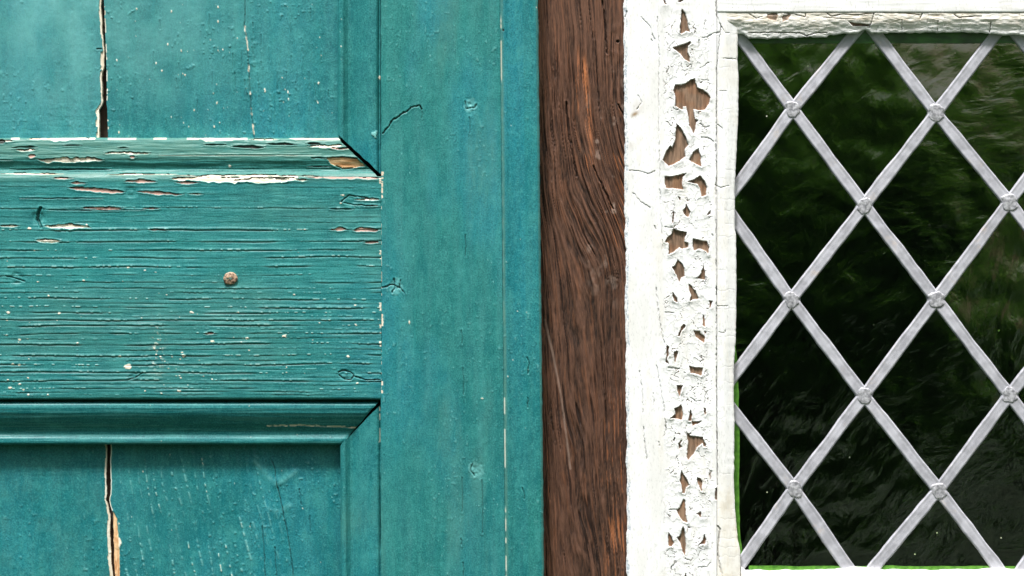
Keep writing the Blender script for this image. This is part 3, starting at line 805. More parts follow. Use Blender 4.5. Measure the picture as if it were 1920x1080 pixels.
# ------------------------------------------------------------------ OAK POST
def make_post():
    xl = 1000; 
    us, vs = np.linspace(0, 1, 190), axis(T, B, 1.3, -12, 1092)
    U, V = grid(us, vs); Y = V
    xr = 1178 + Y * 0
    X = xl + (xr - xl) * U
    # streamlines of the grain swing to the right in the upper half
    sw = 58 * sst(170, 560, Y) * (0.35 + 0.9 * sst(1030, 1150, X)) + 0.045 * Y
    g = X - sw + (fbm(X / 50, Y / 120, 3, 2) - 0.5) * 10
    along = Y
    f1 = fbm(g / 3.6, along / 120, 11, 4); f2 = fbm(g / 1.7, along / 45, 13, 3); f3 = fbm(g / 11, along / 200, 17, 3)
    h = 0.42 * f1 + 0.14 * f3 + 0.44 * f2
    ridge = sst(0.33, 0.64, h)
    w_or = 0.75 * sst(0.60, 0.74, fbm(g / 1.9, along / 50, 23, 3)) * np.maximum.reduce([
        0.9 * np.exp(-((X - 1092 - 0.09 * (Y - 180)) / 13) ** 2) * sst(60, 150, Y) * sst(400, 250, Y),
        0.7 * sst(1120, 1160, X) * sst(180, 260, Y) * sst(560, 420, Y),
        0.7 * sst(1110, 1160, X) * sst(660, 860, Y),
        0.8 * np.exp(-((X - 1035) / 12) ** 2) * sst(820, 870, Y) * sst(960, 900, Y), 0.12 + 0 * X])
    w_or = np.maximum(w_or, sst(0.40, 0.55, f2) * np.exp(-((X - 1096 - 0.08 * (Y - 110)) / 4.0) ** 2) * sst(90, 130, Y) * sst(300, 220, Y) * 0.9)
    check = sst(0.29, 0.23, fbm(g / 2.6, along / 130, 29, 3)) * 0.8
    pale = 0.5 * sst(0.64, 0.8, fbm(X / 16, Y / 22, 31, 3)) * sst(60, 320, Y) * sst(620, 400, Y) * sst(1080, 1130, X)
    d, _ = seg_dist(X, Y, [(1022, 600), (1036, 660), (1052, 740), (1060, 800), (1070, 880)], pad=10)
    pale = np.maximum(pale, 0.34 * sst(2.8, 1.0, d) * (0.4 + 0.6 * fbm(X / 5, Y / 12, 33, 2)))
    # smooth dark area near the knot at the top right
    kr = np.hypot((X - 1158) / 1.0, (Y - 76) / 1.3)
    kn = np.exp(-(kr / 26) ** 2)
    smooth = 1 - 0.55 * sst(150, 60, Y)
    H = -46 + 7.0 * (h - 0.5) * smooth * 1.9 - 3.2 * check + (fbm(X / 60, Y / 220, 35, 2) - 0.5) * 5
    H += 0.7 * np.sin(kr / 3.6 + 4 * fbm(X / 18, Y / 18, 44, 2)) * kn
    hole = sst(3.4, 2.0, np.hypot(X - 1159, Y - 76)); H -= 5 * hole
    H += edge_round(X - xl + 1, 5)
    ck = Wear(X, Y, 'v')
    ck.crack([(1130, 0), (1136, 50), (1139, 100)], 1.2, 4, jag=0.7, dark=0.8); ck.crack([(1160, 195), (1166, 207), (1173, 218)], 1.2, 5, dark=0.9, jag=0.5)
    ck.crack([(1062, 190), (1068, 260), (1082, 330)], 1.5, 4, dark=0.8); ck.crack([(1113, 310), (1128, 345), (1150, 390)], 1.2, 4, dark=0.8)
    H += ck.H
    dark = np.maximum.reduce([check, hole, ck.dark])
    top = sst(200, 60, Y)
    sheet("timber_post", X, Y, H, -250, M_OAK, None, wear=((ridge * (0.72 + 0.2 * sst(600, 100, Y)) + 0.12 * top).clip(0, 1), w_or.clip(0, 1), dark.clip(0, 1), pale.clip(0, 1)), k=1.004)
    return bpy.data.objects["timber_post"]
prop(make_post(), "rough brown weathered timber post between the teal door and the white window frame", "post")

# ------------------------------------------------------------------ WINDOW
win = thing("leaded_window", "white peeling window with dark diamond panes held in grey lead strips", "window", (0.35, 0.03, -0.45))
WR = 2760         # far right end of the window's wooden frame
KF, KG = 1.0055, 1.0105

def Z(pts, y0): return [(1160 + x / 3.858, y0 + y / 3.858) for x, y in pts]
CHIPS = [
 Z([(458,65),(480,90),(497,140),(515,230),(490,225),(455,245),(443,235),(448,170),(452,110)],0),
 Z([(390,345),(440,330),(520,300),(525,312),(505,330),(500,380),(515,410),(515,450),(480,430),(450,390)],0),
 Z([(410,610),(450,615),(490,600),(520,578),(550,568),(560,600),(575,635),(600,645),(640,670),(668,705),(655,750),(625,795),(590,800),(545,790),(545,820),(555,860),(575,870),(560,890),(555,940),(545,970),(530,930),(510,905),(510,860),(495,800),(490,768),(470,770),(465,795),(440,785),(410,765),(412,700),(398,655)],0),
 Z([(420,-150),(455,-110),(490,-40),(505,5),(480,40),(485,90),(440,125),(365,160),(320,115),(345,50),(375,10),(385,30),(410,-30),(412,-90)],270),
 Z([(580,30),(595,100),(600,165),(560,145),(510,115),(540,60),(565,40)],270),
 Z([(335,235),(400,232),(495,208),(465,240),(460,290),(470,330),(400,322),(345,322),(335,290)],270),
 Z([(500,272),(550,252),(590,228),(625,270),(638,310),(635,370),(600,380),(590,320),(570,290),(530,280)],270),
 Z([(428,380),(448,385),(447,415),(438,400)],270),
 Z([(490,430),(500,460),(520,490),(505,530),(480,515),(465,485),(480,465)],270),
 Z([(395,490),(404,500),(398,560),(385,580)],270),
 Z([(400,612),(430,625),(495,640),(480,680),(478,705),(505,715),(505,750),(460,760),(440,750),(400,780),(362,800),(365,720),(335,710),(350,680),(385,650)],270),
 Z([(540,685),(585,695),(610,700),(640,705),(655,750),(650,800),(635,775),(600,760),(570,760),(550,775),(535,740)],270),
 Z([(430,838),(465,870),(475,900),(480,955),(455,965),(440,1005),(420,950),(385,890),(410,880)],270),
 Z([(615,880),(625,920),(628,985),(560,970),(590,950)],270),
 Z([(640,510),(665,480),(665,500),(650,515)],270),
 Z([(505,-30),(530,-15),(545,10),(565,40),(580,80),(540,85),(515,95),(525,50),(510,15)],540),
 Z([(390,30),(420,65),(428,105),(405,95),(392,60)],540),
 Z([(655,90),(682,95),(660,150)],540),
 Z([(610,195),(621,200),(626,285),(610,270)],540),
 Z([(470,260),(485,270),(480,290),(455,310),(440,350),(430,345),(450,290)],540),
 Z([(545,308),(585,315),(590,325),(625,355),(620,398),(590,380),(560,355)],540),
 Z([(348,415),(365,425),(362,490),(350,515),(365,555),(340,535),(348,480)],540),
 Z([(400,460),(430,458),(420,510),(408,548),(403,500)],540),
 Z([(510,565),(560,575),(612,578),(600,640),(570,625),(520,615)],540),
 Z([(420,705),(465,705),(440,790),(425,740)],540),
 Z([(455,840),(465,900),(460,955),(410,945),(370,945),(410,915),(405,870),(440,855)],540),
 Z([(520,880),(530,920),(527,965),(505,960)],540),
 Z([(528,965),(608,965),(575,985),(535,1000)],540),
 Z([(615,870),(630,870),(635,905),(625,925),(618,890)],540),
 Z([(495,45),(520,65),(560,72),(610,75),(620,110),(632,130),(632,150),(618,145),(605,120),(570,150),(540,200),(505,245),(492,220),(498,160),(505,110),(495,85)],800),
 Z([(450,100),(462,98),(447,130),(457,145),(440,165),(432,130)],800),
 Z([(455,318),(475,355),(495,385),(512,425),(490,440),(475,488),(460,475),(455,420),(443,395),(450,350)],800),
 Z([(565,368),(590,375),(608,395),(603,470),(595,460),(575,410)],800),
 Z([(700,450),(722,435),(715,480),(712,530),(698,530)],800),
 Z([(470,525),(480,530),(488,640),(498,698),(470,690),(435,640),(418,605),(440,590)],800),
 Z([(465,718),(478,750),(488,850),(482,940),(462,900),(450,850),(420,800),(445,795)],800),
 Z([(620,780),(635,820),(625,855),(600,850),(575,865),(612,820)],800),
 Z([(600,615),(598,665),(580,640),(560,632)],800),
 Z([(485,1060),(500,1110),(470,1110)],800),
 Z([(330,-30),(340,22),(352,30),(334,32),(320,-10)],0), Z([(430,8),(450,-5),(470,0),(450,14)],0),
 Z([(405,80),(412,85),(404,110),(398,100)],800), Z([(360,765),(380,790),(403,845),(385,870),(362,870)],800)]
WCR = [  # hairline cracks in the white paint
 (Z([(705,-60),(708,60),(712,120),(742,190),(735,232),(690,240),(640,270),(608,272)],0), 1.1),
 (Z([(742,190),(770,232),(805,236)],0), 0.6), (Z([(735,240),(720,400),(708,500),(712,560),(708,760),(708,1000),(703,1090)],0), 0.7),
 (Z([(703,0),(712,200),(704,330),(707,700),(708,1090)],270), 0.8), (Z([(708,0),(708,500),(712,1000),(712,1090)],540), 0.8),
 (Z([(713,0),(716,300),(718,420)],800), 0.9), (Z([(715,720),(735,745),(722,850),(722,960),(740,1030),(755,1110)],800), 1.6),
 (Z([(588,490),(620,480),(650,450)],0), 0.6), (Z([(580,290),(583,345)],0), 0.7), (Z([(605,578),(655,582)],0), 0.6),
 (Z([(705,890),(750,930)],0), 0.8), (Z([(590,895),(620,918),(655,915)],0), 0.8), (Z([(600,990),(650,998),(690,1025)],0), 1.0),
 (Z([(730,655),(780,660)],0), 0.5), (Z([(760,420),(850,425)],0), 0.6), (Z([(245,245),(262,288)],0), 0.7), (Z([(235,285),(243,296)],0), 0.8),
 (Z([(140,690),(170,740),(130,790)],0), 0.5), (Z([(75,190),(150,195),(215,218),(262,195)],270), 0.6), (Z([(105,355),(160,420),(230,462)],270), 0.7),
 (Z([(280,120),(295,400),(290,700),(292,1000),(300,1300),(305,1500),(322,1800)],0), 0.5), (Z([(340,600),(395,606)],270), 0.8),
 (Z([(270,0),(285,150),(320,360),(345,410)],540), 0.7), (Z([(275,560),(300,700),(335,900),(345,1050)],540), 0.6), (Z([(180,0),(190,110),(205,245)],800), 0.6),
 (Z([(150,600),(175,760),(180,900)],540), 0.5), (Z([(250,760),(258,850)],540), 0.6), (Z([(345,-30),(345,30)],800), 0.8), (Z([(292,110),(296,140)],800), 0.9),
 (Z([(370,600),(418,600)],800), 0.6), (Z([(380,1060),(385,1015),(415,985)],800), 1.2), (Z([(480,955),(520,966)],800), 0.7), (Z([(580,1018),(640,1020),(668,985)],800), 0.8),
 (Z([(700,295),(740,318),(800,300)],270), 0.6), (Z([(720,130),(790,130)],540), 0.5), (Z([(725,320),(770,325),(775,310)],540), 0.6), (Z([(520,795),(560,822),(600,815)],540), 0.6),
 (Z([(632,760),(622,830)],540), 0.8), (Z([(360,580),(440,585)],540), 1.0), (Z([(340,175),(400,180)],540), 0.7), (Z([(260,592),(270,615)],270), 1.0), (Z([(675,655),(680,668)],270), 1.2),
 (Z([(410,402),(440,400)],800), 0.6), (Z([(60,80),(52,120)],0), 0.9), (Z([(160,120),(230,190),(240,240)],0), 0.4)]

def white_wear(X, Y, chips=True):
    H = (fbm(X / 30, Y / 160, 4, 3) - 0.5) * 1.6 + (fbm(X / 4, Y / 34, 6, 3) - 0.5) * 0.5
    wood = np.zeros(X.shape); dark = wood.copy(); orange = wood.copy()
    if chips:
        jx = (fbm(X / 4, Y / 4, 21, 2) - 0.5) * 1.8; jy = (fbm(X / 4, Y / 4, 27, 2) - 0.5) * 1.8
        SD = np.full(X.shape, 1e3)
        for c in CHIPS:
            d, ins = seg_dist(X + jx, Y + jy, c, True, pad=30)
            SD = np.minimum(SD, np.where(ins, -d, d))
        wood = sst(0.5, -0.5, SD)
        H = H * (1 - wood)
        side = fbm(X / 17, Y / 17, 29, 2)
        H += (0.8 * np.exp(-((SD - 0.2) / 3.5) ** 2) + 0.9 * np.exp(-(SD / 12.0) ** 2)) * (1 - wood) * (0.25 + 1.3 * sst(0.3, 0.7, side))
        H -= wood * (2.7 + (fbm(X / 3, Y / 40, 12, 2) - 0.5) * 2.5)
        # flaky plates around the chips: tilted facets with fine cracks
        zone = sst(1240, 1256, X) * sst(1340, 1328, X)
        cx = X / 13 + (fbm(X / 9, Y / 9, 33, 2) - 0.5) * 1.2; cy = Y / 21 + (fbm(X / 9, Y / 9, 34, 2) - 0.5) * 1.0
        bx = np.floor(cx); by = np.floor(cy); best = np.full(X.shape, 9.0); sec = best.copy(); cid = np.zeros(X.shape)
        for i in (-1, 0, 1):
            for j in (-1, 0, 1):
                px = bx + i + _hash(bx + i, by + j, 5); py = by + j + _hash(bx + i, by + j, 6)
                dd = np.hypot(cx - px, cy - py); cl = dd < best
                sec = np.where(cl, best, np.minimum(sec, dd)); best = np.where(cl, dd, best)
                cid = np.where(cl, _hash(bx + i, by + j, 7), cid)
        e = sec - best
        zn = zone * sst(20, 60, Y)
        slit = (1 - wood) * zn * sst(0.075, 0.03, e) * (cid > 0.66) * sst(0.45, 0.6, fbm(X / 10, Y / 16, 39, 2))
        wood = np.maximum(wood, slit); H -= slit * 2.4
        H += zn * (1 - wood) * ((cid - 0.5) * 0.6 + 0.45 * sst(0.28, 0.0, e))
        dark = np.maximum(dark, zn * (1 - wood) * sst(0.045, 0.01, e) * (cid > 0.7) * 0.3)
        H -= zn * (1 - wood) * sst(0.05, 0.01, e) * (cid > 0.7) * 1.4
        orange = 0.45 * sst(0.56, 0.72, fbm(X / 26, Y / 26, 37, 2))
    for pts, ww in WCR:
        d, _ = seg_dist(X + (fbm(X / 5, Y / 5, 3, 2) - 0.5) * 2.4, Y + (fbm(X / 5, Y / 5, 5, 2) - 0.5) * 2.4, pts, pad=12)
        i = sst(ww + 0.5, ww - 0.4, d) * (0.45 + 0.55 * sst(0.35, 0.5, fbm(X / 12, Y / 12, 8, 2)))
        H -= i * 3.0 * (1 - wood); dark = np.maximum(dark, i * 0.42 * min(1, ww + 0.05) * (1 - wood))
    return H, wood, dark, orange

def make_window_frame():
    # upright of the frame next to the post: flat board, mostly blown white
    us, vs = np.linspace(0, 1, 178), axis(T, B, 1.0, -12, 1092)
    U, V = grid(us, vs); Y = V
    xl = 1170 + Y * 0.0055 + (fbm(Y / 26, Y * 0, 5, 4) - 0.5) * 6 + (vnoise(Y / 3, Y * 0, 9) - 0.5) * 0.5
    X = xl + (1344 - xl) * U
    H, wood, dark, orange = white_wear(X, Y)
    e = X - xl
    H += edge_round(e + 0.5, 6) * 0.7
    H -= 1.6 * sst(1236, 1250, X) * sst(1336, 1328, X)
    blue = 0.75 * (e < 6.0) * sst(0.50, 0.60, fbm(X / 1.8, Y / 9, 41, 3)) * (e > 0.8)
    H -= blue * 0.8
    r = np.hypot((X - 1190) / 1.6, Y - 214 + 0.4 * (X - 1190))
    stain = 0.9 * np.exp(-(r / 4.2) ** 2) + 0.22 * np.exp(-(np.hypot(X - 1196, (Y - 200)) / 14) ** 2) + 0.2 * np.exp(-(np.hypot(X - 1184, (Y - 274)) / 8) ** 2)
    cr = sst(0.62, 0.8, fbm(X / 20, Y / 90, 43, 3)) * 0.3
    o = sheet("frame_upright", X, Y, H - 36, -80, M_W, win, wear=(wood, cr, dark, blue), tone=(orange, stain.clip(0, 1), 0, 0), k=KF)
    # glazing bead beside the glass, its inner edge wavering
    U, V = grid(np.linspace(0, 1, 60), axis(20, 1105, 1.0, 20, 1105))
    xe = interp([(20, 1384), (60, 1384), (110, 1383.5), (150, 1386), (240, 1384), (300, 1381), (360, 1378), (420, 1378.5), (450, 1381), (560, 1381.5), (640, 1380), (690, 1376.5),
                 (750, 1376.5), (800, 1378), (900, 1377), (960, 1379), (1010, 1384), (1035, 1389), (1105, 1390)], V)
    xe = xe + (fbm(V / 10, V * 0, 51, 3) - 0.5) * 1.6
    X = 1345 + (xe - 1345) * U; Y = V
    H, wood, dark, orange = white_wear(X, Y, False)
    t = U
    H = H - 37 - 6 * sst(0.35, 1.0, t) + edge_round(xe - X + 0.5, 5) * 0.8
    # crazing: short level cracks
    li = np.floor(Y / 17 + 0.6 * fbm(Y / 60, Y * 0, 3, 2)); yc = (li + _hash(li, li * 0, 61) * 0.8) * 17
    q = Y - yc - (fbm(X / 8, li, 62, 2) - 0.5) * 7
    cz = sst(1.0, 0.2, np.abs(q)) * (_hash(li, li * 0, 63) > 0.35) * sst(0.40, 0.52, fbm(X / 12, li * 5, 64, 2))
    H -= cz * 0.35; dark = np.maximum(dark, cz * 0.14)
    cream = 0.30 * sst(0.5, 0.7, fbm(X / 14, Y / 50, 65, 3)) + 0.85 * sst(850, 960, Y) * fbm(X / 20, Y / 50, 66, 2)
    sheet("glazing_bead", X, Y, H, -80, M_W, win, wear=(wood, cream.clip(0, 1), dark, 0.0), tone=(0, 0, 0, 0), k=KF)
    # head of the frame
    X, Y = grid(axis(1344.5, WR, 1.3), axis(T, 23, 1.2, -12, 1092))
    H, wood, dark, orange = white_wear(X, Y, False)
    H = H * 0.8 - 35.5 + edge_round(23.5 - Y, 4) * 0.8
    H += (fbm(X / 60, Y / 5, 67, 3) - 0.5) * 0.8
    sheet("frame_head", X, Y, H, -80, M_W, win, wear=(wood, 0.15 * sst(0.5, 0.8, fbm(X / 80, Y / 8, 68, 3)), dark, 0.0), tone=(0, 0, 0, 0), k=KF)
    # putty line under the head, cream and crazed
    U, V = grid(axis(1345, WR, 1.1), np.linspace(0, 1, 56))
    X = U
    ye = interp([(1345, 62), (1380, 63), (1395, 62), (1405, 70), (1430, 71), (1470, 70), (1510, 68), (1552, 68), (1556, 64), (1575, 62), (1610, 60), (1624, 54), (1636, 60), (1660, 60),
                 (1700, 60), (1760, 59), (1800, 58), (1850, 60), (1872, 62), (1885, 64), (1900, 62), (1925, 66), (WR, 62)], X) + (fbm(X / 9, X * 0, 71, 3) - 0.5) * 3
    Y = 24 + (ye - 24) * V
    H, wood, dark, orange = white_wear(X, Y, False)
    H = H - 37.5 - 8 * sst(0.25, 1.0, V) + edge_round(ye - Y + 0.5, 4) * 0.8 + (fbm(X / 14, Y / 5, 73, 3) - 0.5) * 2.6
    jx = (fbm(X / 6, Y / 6, 23, 2) - 0.5) * 5; jy = (fbm(X / 6, Y / 6, 25, 2) - 0.5) * 4
    pk = np.zeros(X.shape)
    for c in ([(1440, 26), (1455, 22), (1460, 30), (1456, 38), (1446, 37), (1438, 32)], [(1466, 31), (1478, 26), (1484, 27), (1478, 36), (1468, 41)]):
        d, ins = seg_dist(X + jx * 0.4, Y + jy * 0.4, c, True); pk = np.maximum(pk, sst(0.6, -0.6, np.where(ins, -d, d)))
    d, ins = seg_dist(X, Y, [(1591, 39), (1602, 42), (1632, 45), (1630, 48), (1600, 48)], True)
    gash = sst(0.6, -0.6, np.where(ins, -d, d)); H -= gash * 5 + pk * 1.6
    for pts, ww in [([(1405, 61), (1450, 60), (1500, 61), (1515, 66), (1530, 61), (1552, 61)], 0.9), ([(1639, 24), (1636, 38), (1631, 50)], 0.7), ([(1692, 36), (1692, 56)], 0.5), ([(1760, 38), (1760, 58)], 0.5),
                    ([(1859, 42), (1858, 60)], 0.8), ([(1405, 26), (1418, 34), (1430, 30)], 0.4), ([(1550, 24), (1560, 30), (1580, 26), (1606, 28), (1640, 24)], 0.7), ([(1730, 24), (1726, 34)], 0.9),
                    ([(1790, 27), (1800, 33), (1820, 30), (1840, 30)], 0.9), ([(1470, 24), (1490, 26), (1510, 31), (1512, 24)], 0.8), ([(1605, 36), (1570, 34), (1545, 32)], 0.4), ([(1655, 24), (1700, 24), (1725, 27)], 0.9)]:
        d, _ = seg_dist(X + jx * 0.4, Y + jy * 0.5, pts, pad=8); i = sst(ww + 0.5, ww - 0.3, d); H -= i * 3; dark = np.maximum(dark, i * 0.6)
    ci = np.floor(X / 34 + 0.3); xc = (ci + _hash(ci, ci * 0, 77) * 0.8) * 34
    cz = sst(0.9, 0.2, np.abs(X - xc - (fbm(Y / 6, ci, 78, 2) - 0.5) * 5)) * (_hash(ci, ci * 0, 79) > 0.4); cz = cz * sst(0.35, 0.6, fbm(X / 9, Y / 5, 80, 2)); H -= cz * 1.0; dark = np.maximum(dark, cz * 0.2)
    cream = sst(1.1, 0.15, V) * (0.4 + 0.9 * fbm(X / 22, Y / 8, 75, 3))
    stain = 0.35 * sst(0.55, 0.75, fbm(X / 18, Y / 4, 76, 3)) * sst(0.75, 0.2, V) * sst(1400, 1700, X) + 0.0 * X
    sheet("head_putty", X, Y, H, -80, M_W, win, wear=((pk * 0.85 + gash).clip(0, 1), cream.clip(0, 1), dark, 0.0), tone=(0, (stain + 0.5 * pk).clip(0, 1), 0, 0), k=KF)
    # bottom: white bead and rail
    U, V = grid(axis(1391, WR, 1.3), np.linspace(0, 1, 60))
    X = U
    yt = 1069 + (fbm(X / 25, X * 0, 81, 3) - 0.5) * 5 + interp([(1391, -6), (1400, 2), (1550, 2), (1590, -3), (1612, -4), (1640, -1), (1660, 1), (1850, 1), (1880, -2), (1915, 2), (WR, 0)], X)
    Y = yt + (1105 - yt) * V
    H, wood, dark, orange = white_wear(X, Y, False)
    H = H - 50 + 13 * sst(0, 0.5, V) + edge_round(Y - yt + 0.5, 4) * 0.8
    sheet("bottom_bead", X, Y, H, -80, M_W, win, wear=(wood, 0.6 * fbm(X / 30, Y / 10, 83, 2), dark, 0.0), tone=(0, 0, 0, 0), k=KF)
    X, Y = grid(np.linspace(1344.5, WR, 60), np.linspace(1105.5, B, 30))
    sheet("frame_foot", X, Y, -36 + (fbm(X / 60, Y / 10, 84, 3) - 0.5), -80, M_W, win, k=KF)
    X, Y = grid(np.linspace(WR - 90, WR + 90, 20), np.linspace(T, B, 60))
    sheet("frame_upright", X, Y, -34 + (fbm(X / 60, Y / 10, 85, 3) - 0.5), -82, M_W, win, k=KF)
make_window_frame()

# --- lead lattice
NX, NY, DX, DY = 1487.5, 208.0, 135.6, 177.2
jr = np.random.default_rng(12)
node = {}
KN = {(0, 0): (1487, 205), (2, 0): (1755, 212), (1, 1): (1621, 385), (3, 1): (1892, 379), (0, 2): (1484, 562), (2, 2): (1755, 562), (1, 3): (1620, 742), (3, 3): (1893, 741),
      (0, 4): (1489, 916), (2, 4): (1760, 919), (1, -1): (1622, 38), (3, -1): (1886, 40), (-1, -1): (1362, 36), (-1, 1): (1358, 382), (-1, 3): (1350, 738), (-1, 5): (1362, 1096), (1, 5): (1612, 1096), (3, 5): (1896, 1096), (4, 0): (2022, 210)}
def nd(i, j):
    if (i, j) not in node:
        node[(i, j)] = KN.get((i, j), (NX + i * DX + jr.uniform(-3, 3), NY + j * DY + jr.uniform(-3, 3)))
    return node[(i, j)]
GL = -64      # glass level
def came(pts, seed, lift):
    p = np.array(pts, float)
    seg = np.hypot(*np.diff(p, axis=0).T); cum = np.concatenate([[0], np.cumsum(seg)])
    ts = np.arange(0, cum[-1], 4.0)
    cx = np.interp(ts, cum, p[:, 0]); cy = np.interp(ts, cum, p[:, 1])
    # light smoothing of the bends
    tx = np.gradient(cx, ts); ty = np.gradient(cy, ts); l = np.hypot(tx, ty); tx /= l; ty /= l
    us = np.array([-1, -0.97, -0.9, -0.78, -0.6, -0.3, 0, 0.3, 0.6, 0.78, 0.9, 0.97, 1])
    Uu, Tt = np.meshgrid(us, ts)
    wd = 11.5 + (fbm(Tt / 40, Tt * 0, seed, 3) - 0.5) * 2.6
    X = cx[:, None] + ty[:, None] * Uu * wd * -1 + (fbm(Tt / 60, Tt * 0, seed + 5, 2) - 0.5) * 2
    Y = cy[:, None] + tx[:, None] * Uu * wd
    prof = 4.2 * np.sqrt(np.clip(1 - np.abs(Uu) ** 7, 0, 1)) + 0.9 * np.exp(-((np.abs(Uu) - 0.78) / 0.10) ** 2)
    H = GL + lift + prof + (fbm(X / 26, Y / 26, seed + 7, 3) - 0.5) * 1.6 - 0.8 * np.exp(-((Uu - 0.55 * (1 if seed % 2 else -1)) / 0.12) ** 2)
    return sheet("lead_came", X, Y, H, GL - 4, M_LEAD, win, k=KG)
def inside(i, j): return -1 <= i <= 9 and -1 <= j <= 5
def run(i, j, di, dj):
    pts = []
    while inside(i, j): pts.append(nd(i, j)); i += di; j += dj
    return pts
sd_ = 0
for (i, j) in [(-1, -1), (1, -1), (3, -1), (5, -1), (7, -1), (-1, 1), (-1, 3)]:
    sd_ += 2; came(run(i, j, 1, 1), 600 + sd_, 0.0)
for (i, j) in [(1, -1), (3, -1), (5, -1), (7, -1), (9, -1), (9, 1), (9, 3)]:
    sd_ += 2; came(run(i, j, -1, 1), 601 + sd_, 0.5)

def solder(x, y, seed):
    # a low cross of solder run over both strips, webbed in the corners and ragged where it stops
    g = np.linspace(-29, 29, 62)
    u, v = np.meshgrid(g, g)
    l = math.hypot(DX, DY)
    wob = (fbm((u + x) / 13, (v + y) / 13, seed, 2) - 0.5) * 5
    d1 = np.abs(u * DY - v * DX) / l + 0.5 + wob * 0.5; d2 = np.abs(u * DY + v * DX) / l + 0.5 - wob * 0.5
    d1 = np.maximum(d1, 0.5); d2 = np.maximum(d2, 0.5)
    m = (d1 ** -4.5 + d2 ** -4.5) ** (-1 / 4.5)
    R = 12 + 8 * (fbm(np.arctan2(v, u) * 1.1 + 9, u * 0, seed + 2, 2) - 0.3)
    r = np.hypot(u, v)
    H = 6.2 - 6.6 * (m / 11.6) ** 6 - 6.0 * np.clip((r - R) / 5, 0, 3) ** 1.6 + (fbm((u + x) / 8, (v + y) / 8, seed + 3, 2) - 0.5) * 1.1 + 0.4 * np.exp(-(r / 11) ** 2)
    H = GL + np.maximum(H, -3.0)
    X = x + u; Y = y + v
    n = len(g)
    co = np.stack([(X - 960) * S * KG, -H * S, (540 - Y) * S * KG], -1).reshape(-1, 3)
    f = []
    for a in range(n - 1):
        for b in range(n - 1):
            q = (a * n + b, (a + 1) * n + b, (a + 1) * n + b + 1, a * n + b + 1)
            if max(H.flat[k] for k in q) > GL - 2.9: f.append(q)
    used = sorted({k for q in f for k in q}); mp = {k: i for i, k in enumerate(used)}
    me = bpy.data.meshes.new("solder_joint")
    me.from_pydata([tuple(co[k]) for k in used], [], [tuple(mp[k] for k in q) for q in f])
    link_mesh("solder_joint", me, M_SOLDER, win)
    me.polygons.foreach_set("use_smooth", [True] * len(me.polygons))
for j in range(0, 5):
    for i in range(-1, 10):
        if (i + j) % 2 == 0 and i >= 0:
            solder(*nd(i, j), 700 + i * 7 + j)

# --- panes: each diamond its own slightly tilted quarry
def clip_poly(poly, ax, val, keep_less):
    out = []
    for a, b in zip(poly, poly[1:] + poly[:1]):
        ia = (a[ax] <= val) if keep_less else (a[ax] >= val); ib = (b[ax] <= val) if keep_less else (b[ax] >= val)
        if ia: out.append(a)
        if ia != ib:
            t = (val - a[ax]) / (b[ax] - a[ax]); out.append((a[0] + t * (b[0] - a[0]), a[1] + t * (b[1] - a[1])))
    return out
GX0, GX1, GY0, GY1 = 1366, WR - 80, 46, 1082
def pane(ci, cj):
    P = [nd(ci, cj - 1), nd(ci + 1, cj), nd(ci, cj + 1), nd(ci - 1, cj)]
    for ax, v, kl in ((0, GX0, False), (0, GX1, True), (1, GY0, False), (1, GY1, True)):
        if P: P = clip_poly(P, ax, v, kl)
    if len(P) < 3: return
    cx = sum(p[0] for p in P) / len(P); cy = sum(p[1] for p in P) / len(P)
    if max(p[0] for p in P) - min(p[0] for p in P) < 14 or max(p[1] for p in P) - min(p[1] for p in P) < 14: return
    tx, ty = jr.uniform(-0.012, 0.012), jr.uniform(-0.012, 0.012)
    vs, n = [], len(P)
    for back in (0, 1):
        for (x, y) in P:
            h = GL - 0.5 + (x - cx) * tx + (y - cy) * ty - back * 6
            vs.append(((x - 960) * S * KG, -h * S, (540 - y) * S * KG))
    me = bpy.data.meshes.new("glass_pane")
    fs = [tuple(range(n))[::-1], tuple(range(n, 2 * n))] + [(i, (i + 1) % n, n + (i + 1) % n, n + i) for i in range(n)]
    me.from_pydata(vs, [], fs)
    o = link_mesh("glass_pane", me, M_GLASS, win)
for cj in range(-1, 7):
    for ci in range(-1, 10):
        if (ci + cj) % 2 == 1: pane(ci, cj)

# --- green paint lapping over the rim of the glass
def green(name, X, Y, seed, mat, lift=1.0):
    sheet("green_paint_edge", X, Y, GL + lift + (fbm(X / 8, Y / 8, seed, 3) - 0.5) * 0.6, GL - 0.2, mat, win, k=KG)
G_LIME = plain("lime_green_paint", lin(58, 106, 32), lin(92, 146, 50), 240, 0.35, 0.3, 0.0004)
G_DARK = plain("deep_green_paint", lin(26, 64, 22), lin(52, 108, 34), 160, 0.35, 0.3, 0.0004, (0.35, 1, 1))
U, V = grid(np.linspace(0, 1, 8), np.linspace(640, 1050, 200))
xe = interp([(640, 1379), (680, 1383), (695, 1381), (716, 1384), (745, 1385.5), (770, 1384), (800, 1387), (900, 1386), (960, 1386.5), (1000, 1388), (1040, 1392), (1050, 1392)], V) + (fbm(V / 18, V * 0, 3, 3) - 0.5) * 1.6
green("l", 1366 + (xe - 1366) * U, V, 3, G_LIME)
U, V = grid(np.linspace(1404, 2640, 500), np.linspace(0, 1, 8))
green("b", U, 1061 + (fbm(U / 50, U * 0, 5, 3) - 0.5) * 4 + V * 22, 5, G_LIME)
U, V = grid(np.linspace(1408, 2640, 400), np.linspace(0, 1, 14))
green("t", U, 48 + V * (33.0 + (fbm(U / 40, U * 0, 7, 2) - 0.5) * 1.5), 7, G_DARK)

